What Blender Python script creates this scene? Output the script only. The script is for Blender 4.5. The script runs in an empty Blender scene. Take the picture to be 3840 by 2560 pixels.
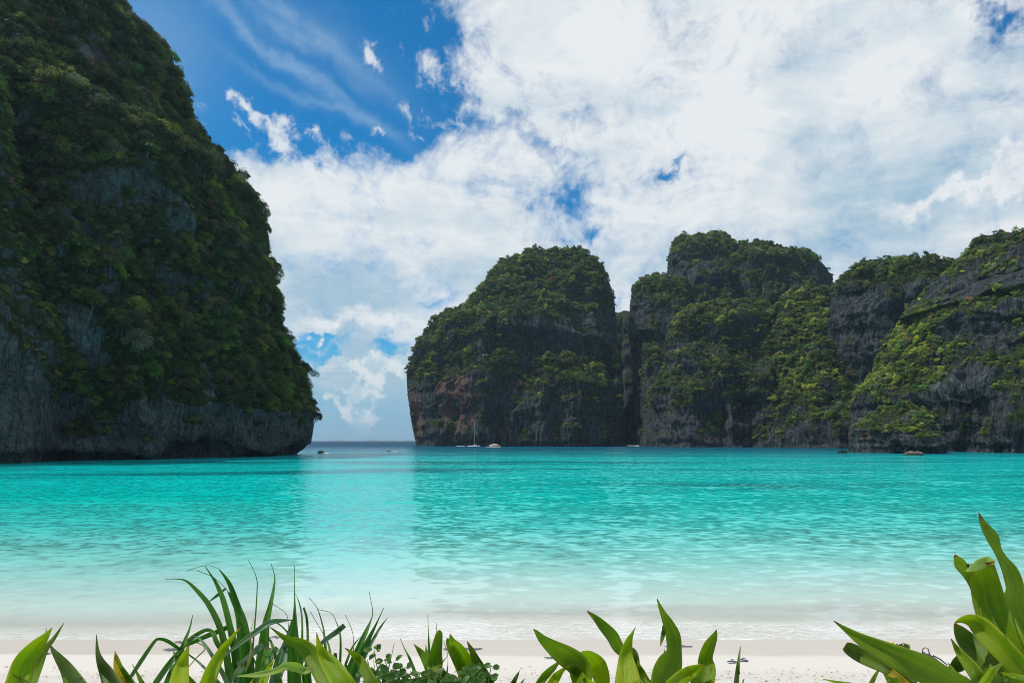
import bpy, math, random
import numpy as np
from mathutils import Vector
R = math.radians
random.seed(7); rng = np.random.default_rng(7)
SC = bpy.context.scene
COL = SC.collection
F, CX, HY, H = 2560.0, 1920.0, 1652.0, 6.0      # focal length / horizon of the photograph, camera height over the sea

# ------------------------------------------------------------------ camera, sky, sun, exposure
cam = bpy.data.cameras.new('camera'); camo = bpy.data.objects.new('camera', cam); COL.objects.link(camo)
cam.sensor_width = 36; cam.lens = 24; cam.shift_y = (HY-1280)/3840
camo.location = (0, 0, H); camo.rotation_euler = (R(90), 0, 0)
cam.clip_start = .1; cam.clip_end = 120000
SC.camera = camo
SUN_AZ, SUN_EL = -92.0, 60.0     # azimuth from the view direction (left negative)
SUN_STRENGTH = 3.7; SKY_STRENGTH = .1; CLOUD = .80; SLOPE_GAIN = 1.0
SC.view_settings.view_transform = 'Standard'; SC.view_settings.look = 'None'
SC.view_settings.exposure = 0.0; SC.view_settings.gamma = 1; SC.view_settings.use_curve_mapping = False
SC.render.engine = 'CYCLES'
SC.cycles.max_bounces = 7; SC.cycles.diffuse_bounces = 3; SC.cycles.glossy_bounces = 3
SC.cycles.transparent_max_bounces = 10; SC.cycles.transmission_bounces = 4; SC.cycles.volume_bounces = 0
SC.cycles.use_denoising = True; SC.cycles.filter_width = 1.0
SC.cycles.sample_clamp_indirect = 4
sun = bpy.data.lights.new('sun', 'SUN'); suno = bpy.data.objects.new('sun', sun); COL.objects.link(suno)
sun.energy = SUN_STRENGTH; sun.angle = R(.5); sun.color = (1, .955, .87)
_a, _e = R(SUN_AZ), R(SUN_EL)
SD = Vector((math.sin(_a)*math.cos(_e), math.cos(_a)*math.cos(_e), math.sin(_e)))
suno.rotation_euler = SD.to_track_quat('Z', 'Y').to_euler(); suno.location = (0, 0, 500)

# ------------------------------------------------------------------ a small language for shader nodes
class G:
    def __init__(s, tree): s.t = tree
    def n(s, kind, **kw):
        nd = s.t.nodes.new(kind)
        for k, v in kw.items():
            if k.startswith('_'): setattr(nd, k[1:], v)
        return nd
    def put(s, sock, v):
        if isinstance(v, S): s.t.links.new(v.s, sock)
        elif v is not None:
            if isinstance(v, (tuple, list)) and len(v) == 3 and sock.type == 'RGBA': v = (*v, 1)
            sock.default_value = v
    def math(s, op, a, b=None, c=None, clamp=False):
        nd = s.t.nodes.new('ShaderNodeMath'); nd.operation = op; nd.use_clamp = clamp
        s.put(nd.inputs[0], a); s.put(nd.inputs[1], b) if b is not None else 0
        if c is not None: s.put(nd.inputs[2], c)
        return S(s, nd.outputs[0])
    def mix(s, f, a, b, mode='MIX'):
        nd = s.t.nodes.new('ShaderNodeMix'); nd.data_type = 'RGBA'; nd.blend_type = mode
        s.put(nd.inputs[0], f); s.put(nd.inputs[6], a); s.put(nd.inputs[7], b)
        return S(s, nd.outputs[2])
    def xyz(s, x, y, z):
        nd = s.t.nodes.new('ShaderNodeCombineXYZ'); s.put(nd.inputs[0], x); s.put(nd.inputs[1], y); s.put(nd.inputs[2], z)
        return S(s, nd.outputs[0])
    def sep(s, v):
        nd = s.t.nodes.new('ShaderNodeSeparateXYZ'); s.put(nd.inputs[0], v); return [S(s, o) for o in nd.outputs]
    def noise(s, v, scale=1, detail=5, rough=.55, dist=0, color=False, kind='FBM', dim='3D'):
        nd = s.t.nodes.new('ShaderNodeTexNoise'); nd.noise_type = kind; nd.noise_dimensions = dim
        s.put(nd.inputs['Vector'], v); s.put(nd.inputs['Scale'], scale); s.put(nd.inputs['Detail'], detail)
        s.put(nd.inputs['Roughness'], rough); s.put(nd.inputs['Distortion'], dist)
        return S(s, nd.outputs[1 if color else 0])
    def ramp(s, f, pts, interp='LINEAR'):
        nd = s.t.nodes.new('ShaderNodeValToRGB'); nd.color_ramp.interpolation = interp
        e = nd.color_ramp.elements
        while len(e) < len(pts): e.new(.5)
        for k, (p, c) in enumerate(pts):
            e[k].position = p; e[k].color = (*c, 1) if isinstance(c, tuple) else (c, c, c, 1)
        s.put(nd.inputs[0], f); return S(s, nd.outputs[0])
    def ss(s, x, lo, hi):
        nd = s.t.nodes.new('ShaderNodeMapRange'); nd.interpolation_type = 'SMOOTHSTEP'
        s.put(nd.inputs[0], x); s.put(nd.inputs[1], lo); s.put(nd.inputs[2], hi); return S(s, nd.outputs[0])
    def attr(s, name, kind='GEOMETRY', out=2):
        nd = s.t.nodes.new('ShaderNodeAttribute'); nd.attribute_name = name; nd.attribute_type = kind
        return S(s, nd.outputs[out])
    def bump(s, h, strength, dist, normal=None):
        nd = s.t.nodes.new('ShaderNodeBump'); s.put(nd.inputs['Strength'], strength); s.put(nd.inputs['Distance'], dist)
        s.put(nd.inputs['Height'], h)
        if normal is not None: s.put(nd.inputs['Normal'], normal)
        return S(s, nd.outputs[0])
    def sh(s, kind, **kw):
        nd = s.t.nodes.new(kind)
        for k, v in kw.items(): s.put(nd.inputs[k.replace('_', ' ')], v)
        return S(s, nd.outputs[0])
    def mixsh(s, f, a, b):
        nd = s.t.nodes.new('ShaderNodeMixShader'); s.put(nd.inputs[0], f); s.t.links.new(a.s, nd.inputs[1]); s.t.links.new(b.s, nd.inputs[2])
        return S(s, nd.outputs[0])
class S:
    def __init__(s, g, sock): s.g, s.s = g, sock
    def __add__(s, o): return s.g.math('ADD', s, o)
    __radd__ = __add__
    def __mul__(s, o): return s.g.math('MULTIPLY', s, o)
    __rmul__ = __mul__
    def __sub__(s, o): return s.g.math('SUBTRACT', s, o)
    def __rsub__(s, o): return s.g.math('SUBTRACT', o, s)
    def __truediv__(s, o): return s.g.math('DIVIDE', s, o)
    def __rtruediv__(s, o): return s.g.math('DIVIDE', o, s)
    def clamp(s): return s.g.math('ADD', s, 0.0, clamp=True)
def material(name):
    m = bpy.data.materials.new(name); m.use_nodes = True; m.node_tree.nodes.clear()
    g = G(m.node_tree); out = m.node_tree.nodes.new('ShaderNodeOutputMaterial')
    def surf(s): m.node_tree.links.new(s.s, out.inputs['Surface'])
    return m, g, surf

# ------------------------------------------------------------------ world: Nishita sky with a procedural cloud deck
w = bpy.data.worlds.new('World'); SC.world = w; w.use_nodes = True; w.node_tree.nodes.clear()
g = G(w.node_tree)
tc = g.n('ShaderNodeTexCoord'); d = S(g, tc.outputs['Generated'])
dx, dy, dz = g.sep(d)
az = g.math('ARCTAN2', dx, dy); el = g.math('ARCSINE', dz)
def ang(px, py):
    x, z = (px-CX)/F, (HY-py)/F
    return math.atan(x), math.atan(z/math.sqrt(1+x*x))
def blob(px, py, rx, ry, rot=0, vec=None, e=None):
    a0, e0 = ang(px, py); a1, _ = ang(px+rx, py); _, e1 = ang(px, py-ry)
    mp = g.n('ShaderNodeMapping', _vector_type='TEXTURE'); g.put(mp.inputs['Vector'], vec or ae)
    mp.inputs['Location'].default_value = (a0, e0, 0); mp.inputs['Rotation'].default_value = (0, 0, R(rot)); mp.inputs['Scale'].default_value = (a1-a0, max(e1-e0, .004), 1)
    dt = g.n('ShaderNodeVectorMath', _operation='DOT_PRODUCT'); w.node_tree.links.new(mp.outputs[0], dt.inputs[0]); w.node_tree.links.new(mp.outputs[0], dt.inputs[1])
    return g.math('POWER', .36788, S(g, dt.outputs['Value']))
def blobs(lst, vec):
    t_ = 0.0
    for b_ in lst: t_ = g.math('MULTIPLY_ADD', blob(*b_[:5], vec), b_[5], t_)
    return t_
ae = g.xyz(az, el, 0.0)
# wobble the directions a little so that no edge follows a clean curve
zc = g.math('MAXIMUM', dz, .0)+.16
pl = g.xyz(dx/zc, dy/zc, 0.0)
def two(v, sc, det): 
    nd = g.noise(v, sc, det, .6, color=True, dim='2D'); return g.sep(nd)
w1 = two(ae, 9, 5); w2 = two(ae, 27, 4)
aw = g.xyz(az+(w1[0]-.5)*.17+(w2[0]-.5)*.055, el+(w1[1]-.5)*.13+(w2[1]-.5)*.045, 0.0)
HOLES = [(1000, 470, 230, 120, 15, 1.1), (1620, 180, 150, 170, 20, .7), (1130, 230, 560, 250, -12, 1.35), (1480, 60, 260, 200, 0, .9), (900, 60, 400, 260, 0, .9), (1440, 450, 290, 130, 5, 1.2),
         (640, 130, 260, 240, -40, .9), (840, 420, 170, 200, -50, .8), (1900, 460, 170, 60, -32, .45), (1180, 520, 150, 90, 0, .6),
         (2110, 710, 110, 90, -20, .85), (2165, 885, 80, 50, 10, .75), (2545, 640, 80, 26, 0, .7), (3800, 90, 110, 90, 20, .95),
         (2065, 535, 60, 30, -20, .3), (2320, 1130, 50, 70, 0, .7), (1185, 1288, 110, 22, 0, 1.3), (1190, 1345, 110, 30, 0, 1.4), (1492, 1315, 50, 38, 0, 1.0),
         (1650, 1135, 70, 22, 10, .3), (1240, 1600, 170, 30, 0, .3), (1450, 1580, 80, 70, 0, .4)]
PUFF = [(1400, 222, 34, 40, -40, 1.9), (1580, 240, 70, 60, -40, 1.7), (1700, 290, 80, 40, -30, 1.3), (1490, 75, 40, 30, 0, 1.0), (1530, 400, 60, 36, -30, 1.3),
        (875, 355, 34, 26, -30, 1.6), (950, 405, 50, 24, -40, 1.6), (1020, 480, 80, 62, -35, 1.9), (1090, 440, 44, 24, 20, 1.4), (1165, 485, 44, 26, -40, 1.7), (900, 465, 32, 16, -35, 1.2), (1110, 600, 110, 40, -30, 1.2),
        (685, 285, 14, 32, 40, 1.2), (1420, 478, 34, 16, 0, 1.4), (1560, 500, 34, 22, -30, 1.3), (1760, 380, 60, 26, 28, .9), (1710, 460, 110, 32, -5, 1.2), (1250, 560, 130, 34, -20, 1.0)]
cover = 1.0-blobs(HOLES, aw)*.85-g.ss(g.math('ABSOLUTE', az), 1.0, 2.0)*.42   # scattered cloud over the rest of the dome
n1 = g.noise(g.xyz(az, el*1.5, 0.0), 7.0, 7, .64, .5, dim='2D')
n2 = g.noise(pl, 2.6, 7, .62, .3, dim='2D')
n4 = g.noise(ae, 30, 7, .68, .3, dim='2D')
puff = g.ss(blobs(PUFF, g.xyz(az+(w1[0]-.5)*.06+(w2[0]-.5)*.05, el+(w1[1]-.5)*.05+(w2[1]-.5)*.04, 0.0))*.62+(n4-.5)*2.6, .30, 1.5)*.9
dens = g.ss(cover+(n1-.5)*1.6+(n4-.5)*.8, .10, 1.08)
# thin streaks of high cloud in the blue
ca, sa = math.cos(R(-24)), math.sin(R(-24))
su = az*ca+el*sa; sv = el*ca-az*sa
st = g.noise(g.xyz(su*1.3, sv*11, 0.0), 2.0, 4, .5, .4, dim='2D')
streak = blobs([(1060, 205, 420, 30, -26, .62), (1050, 60, 420, 50, -25, .75), (1130, 350, 240, 26, -18, .4), (1350, 440, 200, 20, -12, .25), (1220, 120, 300, 90, -25, .22)], g.xyz(az+(w1[0]-.5)*.07, el+(w1[1]-.5)*.06, 0.0))
streak = (streak*(g.ss(st, .0, .8)*.8+.15)+blobs([(560, 150, 260, 300, 0, .34)], ae)).clamp()*.55
# cloud tone: bright upper deck, blue-grey undersides lower down and towards the right
t1 = g.noise(pl, 3.4, 7, .62, .3, dim='2D'); t2 = g.noise(g.xyz(az, el*2.4+5.0, 0.0), 5.5, 6, .58, .3, dim='2D')
grey = blobs([(3600, 640, 700, 190, 4, .75), (3300, 820, 700, 110, 2, .4), (1290, 1110, 220, 160, 0, .8), (2000, 1000, 400, 130, 0, .4), (1400, 1500, 500, 150, 0, .6), (2900, 560, 500, 60, 0, .3), (1340, 1330, 90, 110, 0, .5)], ae)+g.ss(el, .34, .02)*.45
bright = blobs([(3620, 700, 330, 46, 6, 1.1), (1300, 1205, 260, 34, 0, .9), (2300, 300, 700, 340, 0, .15)], aw)
grey = (grey+(t2-.5)*2.0+(t1-.5)*1.25-bright+.08).clamp()
cloudc = g.mix(grey, (.82, .855, .875), (.40, .565, .69))
# cumulus heads over the horizon
cu = blobs([(1400, 1420, 120, 52, 8, .8), (1255, 1455, 75, 55, 0, .8), (1370, 1545, 90, 36, 12, .65), (1240, 1560, 80, 40, 0, .45), (1550, 1385, 60, 46, 0, .7), (1310, 1192, 60, 11, 0, .5)], aw)
n3 = g.noise(ae, 38, 5, .6, .2, dim='2D')
cum = g.ss(cu+(n3-.5)*.9, .25, .60)*.85
sky = g.n('ShaderNodeTexSky'); sky.sky_type = 'NISHITA'; sky.sun_disc = False
sky.sun_elevation = R(SUN_EL); sky.sun_rotation = R(SUN_AZ); sky.air_density = 1.0; sky.dust_density = .2; sky.ozone_density = 3.0
skyc = g.mix(1.0, S(g, sky.outputs[0]), (SKY_STRENGTH*.04, SKY_STRENGTH*.82, SKY_STRENGTH*1.22), 'MULTIPLY')
lowblue = g.mix(g.ss(el, .20, .0), skyc, (.20, .47, .66))
c = g.mix(streak, lowblue, (.60, .76, .86))
c = g.mix(dens*g.ss(el, .0, .09), c, cloudc)
c = g.mix(puff, c, (.80, .84, .87))
c = g.mix(cum, c, g.mix(g.ss(n3, .38, .62), (.52, .68, .77), (.82, .86, .87)))
c = g.mix(g.ss(dz, 0.0, -.02), c, (.10, .25, .28))
bg = g.n('ShaderNodeBackground'); w.node_tree.links.new(c.s, bg.inputs[0]); bg.inputs[1].default_value = 1.0
wo = g.n('ShaderNodeOutputWorld'); w.node_tree.links.new(bg.outputs[0], wo.inputs[0])
w.cycles.sampling_method = 'MANUAL'; w.cycles.sample_map_resolution = 256

# ------------------------------------------------------------------ numeric noise
_P = np.random.default_rng(3).permutation(256); _P = np.concatenate([_P, _P, _P])
_GR = np.random.default_rng(4).normal(size=(256, 3)); _GR /= np.linalg.norm(_GR, axis=1)[:, None]
_GR = _GR.astype(np.float32)
def pnoise(x, y, z):
    x = np.asarray(x, np.float32); y = np.asarray(y, np.float32); z = np.asarray(z, np.float32)
    x, y, z = np.broadcast_arrays(x, y, z)
    xi, yi, zi = np.floor(x).astype(int), np.floor(y).astype(int), np.floor(z).astype(int)
    xf, yf, zf = x-xi, y-yi, z-zi
    u, v, w_ = [t*t*t*(t*(t*6-15)+10) for t in (xf, yf, zf)]
    xi &= 255; yi &= 255; zi &= 255
    r = 0
    for i in (0, 1):
        wu = u if i else 1-u
        a = _P[xi+i]
        for j in (0, 1):
            wv = v if j else 1-v
            b = _P[a+yi+j]
            for k in (0, 1):
                gr = _GR[_P[b+zi+k]]
                r = r+wu*wv*(w_ if k else 1-w_)*(gr[..., 0]*(xf-i)+gr[..., 1]*(yf-j)+gr[..., 2]*(zf-k))
    return r*1.6
def fbm(x, y, z, o=4, gain=.5):
    r, a, f = 0, 1, 1.0
    for k in range(o):
        r = r+a*pnoise(x*f+k*17.3, y*f+k*9.1, z*f+k*5.7); a *= gain; f *= 2.03
    return r

def mesh_from(name, verts, faces, mat=None, smooth=True, attrs=None, uvs=None):
    me = bpy.data.meshes.new(name)
    verts = np.asarray(verts, np.float32); faces = np.asarray(faces, np.int32)
    nf, k = faces.shape
    me.vertices.add(len(verts)); me.vertices.foreach_set('co', verts.ravel())
    me.loops.add(nf*k); me.loops.foreach_set('vertex_index', faces.ravel())
    me.polygons.add(nf); me.polygons.foreach_set('loop_start', np.arange(nf, dtype=np.int32)*k)
    me.polygons.foreach_set('loop_total', np.full(nf, k, np.int32))
    me.update(calc_edges=True); me.validate()
    me.shade_smooth() if smooth else None
    for an, av in (attrs or {}).items():
        at = me.attributes.new(an, 'FLOAT', 'POINT'); at.data.foreach_set('value', np.asarray(av, np.float32).ravel())
    if uvs is not None:
        uv = me.uv_layers.new(name='UVMap'); uv.data.foreach_set('uv', np.asarray(uvs, np.float32)[faces.ravel()].ravel())
    if mat: me.materials.append(mat)
    return me
def link(name, me, parent=None, **props):
    o = bpy.data.objects.new(name, me); COL.objects.link(o)
    if parent: o.parent = parent
    for k, v in props.items(): o[k] = v
    return o
def grid_faces(nr, nc, wrap=False):
    i = np.arange(nr-1)[:, None]; j = np.arange(nc if wrap else nc-1)[None, :]
    j2 = (j+1) % nc
    return np.stack([i*nc+j+0*i, i*nc+j2+0*i, (i+1)*nc+j2, (i+1)*nc+j+0*i], -1).reshape(-1, 4)
def sstep(x, a, b):
    t = np.clip((x-a)/(b-a), 0, 1); return t*t*(3-2*t)

# ------------------------------------------------------------------ ground and sea bed
def ground_z(x, y):
    z = np.where(y < 3, 4.3, 4.3-3.62*sstep(y, 3, 12.5))
    z = np.where(y > 12.5, .68-.43*sstep(y, 12.5, 18.3)-.27*np.clip((y-18.3)/2.6, 0, 1), z)
    z = np.where(y > 20.9, -np.minimum((y-20.9)*.055, 8.0), z)
    return z
ys = np.concatenate([np.linspace(-60, 2, 12), np.linspace(3, 11, 20), np.linspace(11.3, 19, 170), np.linspace(19.1, 30, 60), np.geomspace(31, 90000, 60)])
xs_ = np.concatenate([-np.geomspace(60000, 14, 34), np.linspace(-13.8, 13.8, 330), np.geomspace(14, 60000, 34)])
X, Y = np.meshgrid(xs_, ys)
Z = ground_z(X, Y)
lump = sstep(Y, 17.3, 16.2)*sstep(Y, 10.5, 12)+.10
Z = Z+(fbm(X*.9, Y*.9, 0, 4, .55)*.035+np.abs(fbm(X*2.6, Y*2.6, 3, 2))*.02)*lump*sstep(Y, 20.3, 18.5)
Z = Z+pnoise(X*.12, Y*.3, 9)*.02*sstep(Y, 24, 19)
m_sand, g, surf = material('white_sand')
gp = g.n('ShaderNodeNewGeometry'); P = S(g, gp.outputs['Position']); px_, py_, pz_ = g.sep(P)
wn = g.noise(g.xyz(px_*.16, py_*.5, 0.0), 1.0, 4, .5)
edge = py_+(wn-.5)*1.5
wet = g.ss(edge, 18.15, 18.5)
dry_zone = g.ss(py_+(g.noise(P, .7, 3)-.5)*1.6, 17.0, 16.3)
sp = g.noise(g.xyz(px_, py_*.55, 0.0), 5.5, 6, .7); sp2 = g.noise(g.xyz(px_*.6, py_*.9, 3.0), 9, 4, .6, .8)
drycol = g.mix(g.ss(sp2, .55, .72)*dry_zone*.8, (.575, .545, .50), (.38, .30, .21))
drycol = g.mix(g.ss(sp, .60, .70)*dry_zone*.45, drycol, (.62, .55, .45))
wetcol = g.mix(g.noise(g.xyz(px_*.25, py_*2.0, 0.0), 1.2, 4), (.50, .455, .40), (.58, .54, .485))
sc_ = g.mix(wet, drycol, wetcol)
bh = g.noise(g.xyz(px_, py_, 0.0), 7, 6, .65)
bp = g.bump(bh, g.math('ADD', dry_zone*.9, .08), .06)
b = g.sh('ShaderNodeBsdfPrincipled', Base_Color=sc_, Roughness=g.mix(wet, (.9,)*3, (.42,)*3), Normal=bp)
surf(b)
beach = link('beach', mesh_from('beach', np.stack([X, Y, Z], -1).reshape(-1, 3), grid_faces(*X.shape), m_sand), kind='structure', label='white coral sand beach sloping under the clear water', )

# ------------------------------------------------------------------ sea
wy_ = np.concatenate([np.linspace(19.4, 60, 60), np.geomspace(62, 90000, 70)])
wx_ = np.concatenate([-np.geomspace(70000, 32, 30), np.linspace(-30, 30, 80), np.geomspace(32, 70000, 30)])
X, Y = np.meshgrid(wx_, wy_); Z = X*0+.012
m_water, g, surf = material('sea_water')
gp = g.n('ShaderNodeNewGeometry'); P = S(g, gp.outputs['Position']); px_, py_, pz_ = g.sep(P)
big = g.noise(g.xyz(px_*.35, py_, 0.0), .05, 4, .6)
offs = py_-20.2+(wn_ := (g.noise(g.xyz(px_*.10, py_*.5, 0.0), 1.0, 4, .55)-.5)*3.0)+(big-.5)*g.ss(py_, 25, 90)*30+g.ss(px_*-1.0, 0.0, 16.0)*1.2*g.ss(py_, 60, 30)
lg = g.math('LOGARITHM', g.math('MAXIMUM', offs, .01)+4.0, 10.0)      # log10(distance offshore + 4)
def lp(dist): return (math.log10(dist+4)-.5)/3.1
t = (lg-.5)/3.1
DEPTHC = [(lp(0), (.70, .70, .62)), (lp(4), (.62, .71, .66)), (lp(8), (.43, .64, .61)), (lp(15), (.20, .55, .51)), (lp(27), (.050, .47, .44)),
          (lp(50), (.0, .46, .42)), (lp(110), (.0, .44, .425)), (lp(215), (.0, .38, .39)), (lp(300), (.001, .20, .24)), (lp(430), (.003, .085, .14)), (lp(1100), (.005, .045, .10)), (lp(3000), (.006, .038, .085))]  # deep water tones; the dark cliff reflection far out is painted in too
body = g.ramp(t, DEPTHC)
# darker sea grass / reef patches on the bed further out
pt = g.noise(g.xyz(px_*.011, py_*.034, 4.0), 1.0, 4, .6, .5)
reef = g.ss(pt, .50, .66)*g.ss(py_, 55, 80)*g.ss(py_, 700, 420)
body = g.mix(reef*.8, body, (.0, .15, .17))
# ripples
r1 = g.noise(g.xyz(px_*.62, py_*1.0, 0.0), 1.05, 3, .5, .3)
r2 = g.noise(g.xyz(px_*.45+py_*.12, py_*1.0, 8.0), 2.6, 3, .5, .4)
r3 = g.noise(g.xyz(px_*.5, py_, 2.0), .28, 3, .5)
h_ = r1*.10+r2*.035+r3*.16
calm = g.ss(py_, 25, 46)*.84+.16*g.ss(py_, 20.5, 25)+.03
wind = g.ss(g.noise(g.xyz(px_*.01, py_*.03, 11.0), 1.0, 3, .6), .35, .65)*.55+.6
def slope(vx, vy, sc, det, seed):
    q_ = g.noise(g.xyz(vx, vy, seed), sc, det, .5, .25, color=True); a_, b_, _ = g.sep(q_); return a_-.5, b_-.5
sa1 = slope(px_*.75, py_, 1.5, 1.5, 0.0); sa2 = slope(px_*.55, py_+px_*.1, 4.2, 2, 5.0); sa3 = slope(px_*.5, py_, .25, 2, 9.0)
amp = calm*wind*SLOPE_GAIN
slx = (sa1[0]*.55+sa2[0]*.3+sa3[0]*.3)*amp; sly = (sa1[1]*1.0+sa2[1]*.32+sa3[1]*.5)*amp-g.ss(py_, 60, 400)*.07-g.ss(py_, 300, 900)*.30
nrm_ = g.n('ShaderNodeVectorMath', _operation='NORMALIZE'); g.put(nrm_.inputs[0], g.xyz(slx, sly, 1.0)); nb = S(g, nrm_.outputs[0])
fres = g.n('ShaderNodeFresnel'); fres.inputs['IOR'].default_value = 1.33; g.put(fres.inputs['Normal'], nb)
fr = S(g, fres.outputs[0])
foamn = g.noise(g.xyz(px_*.5, py_*1.3, 0.0), 5.5, 6, .7, .9)
fe = g.ss(offs, .05, .3)*g.ss(offs, 3.6, 1.6)
foam = ((g.ss(foamn, .25, .75)*.55+.3)*fe+g.ss(offs, .10, .16)*g.ss(offs, .34, .2)*.6*g.ss(foamn, .35, .5)).clamp()
alpha = g.ss(offs, -.6, 6.5)*.85+g.ss(offs, 5.0, 16.0)*.15
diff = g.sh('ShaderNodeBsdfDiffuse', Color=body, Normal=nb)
tr = g.sh('ShaderNodeBsdfTransparent', Color=(.97, .99, .97))
bodyS = g.mixsh(alpha.clamp(), tr, diff)
bodyS = g.mixsh(foam, bodyS, g.sh('ShaderNodeBsdfDiffuse', Color=(.80, .80, .77)))
gl = g.n('ShaderNodeBsdfGlossy'); gl.inputs['Roughness'].default_value = .07; gl.inputs['Color'].default_value = (1, 1, 1, 1); g.put(gl.inputs['Normal'], nb)
vis = g.ss(offs, -.1, .5)
surf(g.mixsh((fr*.66*vis).clamp(), g.mixsh(g.ss(offs, -.05, .12), g.sh('ShaderNodeBsdfTransparent'), bodyS), S(g, gl.outputs[0])))
water = link('sea', mesh_from('sea', np.stack([X, Y, Z], -1).reshape(-1, 3), grid_faces(*X.shape), m_water), kind='structure', label='turquoise bay water paling to clear shallows and dark blue at the horizon')

# ------------------------------------------------------------------ limestone
def rock_material(name, dark, light, warm, kb=.14):
    m, g, surf = material(name)
    gp = g.n('ShaderNodeNewGeometry'); P = S(g, gp.outputs['Position']); x, y, z = g.sep(P)
    a_v, a_w, a_p = g.attr('veg'), g.attr('warm'), g.attr('pale')
    streak = g.noise(g.xyz(x, y, z*.12), .42, 6, .66, .5)
    s2 = g.noise(g.xyz(x, y, z*.17), 1.15, 5, .65)
    blk = g.noise(g.xyz(x*.6, y*.6, z*1.4), .5, 5, .6)
    c = g.mix(g.ss(streak*.55+s2*.32+blk*kb, .41, .62), dark, light)
    c = g.mix(g.ss(g.noise(g.xyz(x, y, z*.3), .4, 6, .7)+(a_p-.5)*.5, .50, .68)*.6, c, tuple(min(1, q*1.9) for q in light))
    c = g.mix((g.ss(streak+(a_w-.5)*1.1, .58, .86)).clamp(), c, warm)
    ck = g.math('ABSOLUTE', g.noise(g.xyz(x, y, z*.28), .32, 5, .6, .4)-.5); ck2 = g.math('ABSOLUTE', g.noise(g.xyz(x*.7, y*.7, z*1.3), .8, 4, .6)-.5)
    crack = g.ss(ck, .0, .035)*(g.ss(ck2, .0, .03)*.5+.5)
    c = g.mix(crack, g.mix(1.0, c, (.45, .48, .50), 'MULTIPLY'), c)
    mossn = g.noise(P, .45, 5, .65)
    c = g.mix(g.ss(a_v+(mossn-.5)*.9, .35, .62), c, g.mix(g.noise(P, .9, 4), (.022, .038, .012), (.06, .075, .022)))
    hgt = crack*.5+streak*1.1+s2*.6+blk*(kb*1.5)+g.noise(g.xyz(x, y, z*.5), 3.5, 4, .7)*.16
    bp = g.bump(hgt, 1.0, 1.5)
    surf(g.sh('ShaderNodeBsdfPrincipled', Base_Color=c, Roughness=.9, Normal=bp, Specular_IOR_Level=.2))
    return m
m_rock_near = rock_material('weathered_limestone', (.022, .032, .035), (.105, .125, .125), (.26, .15, .085), .34)
m_rock_far = rock_material('dark_limestone', (.010, .019, .024), (.10, .12, .125), (.16, .095, .075))

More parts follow.
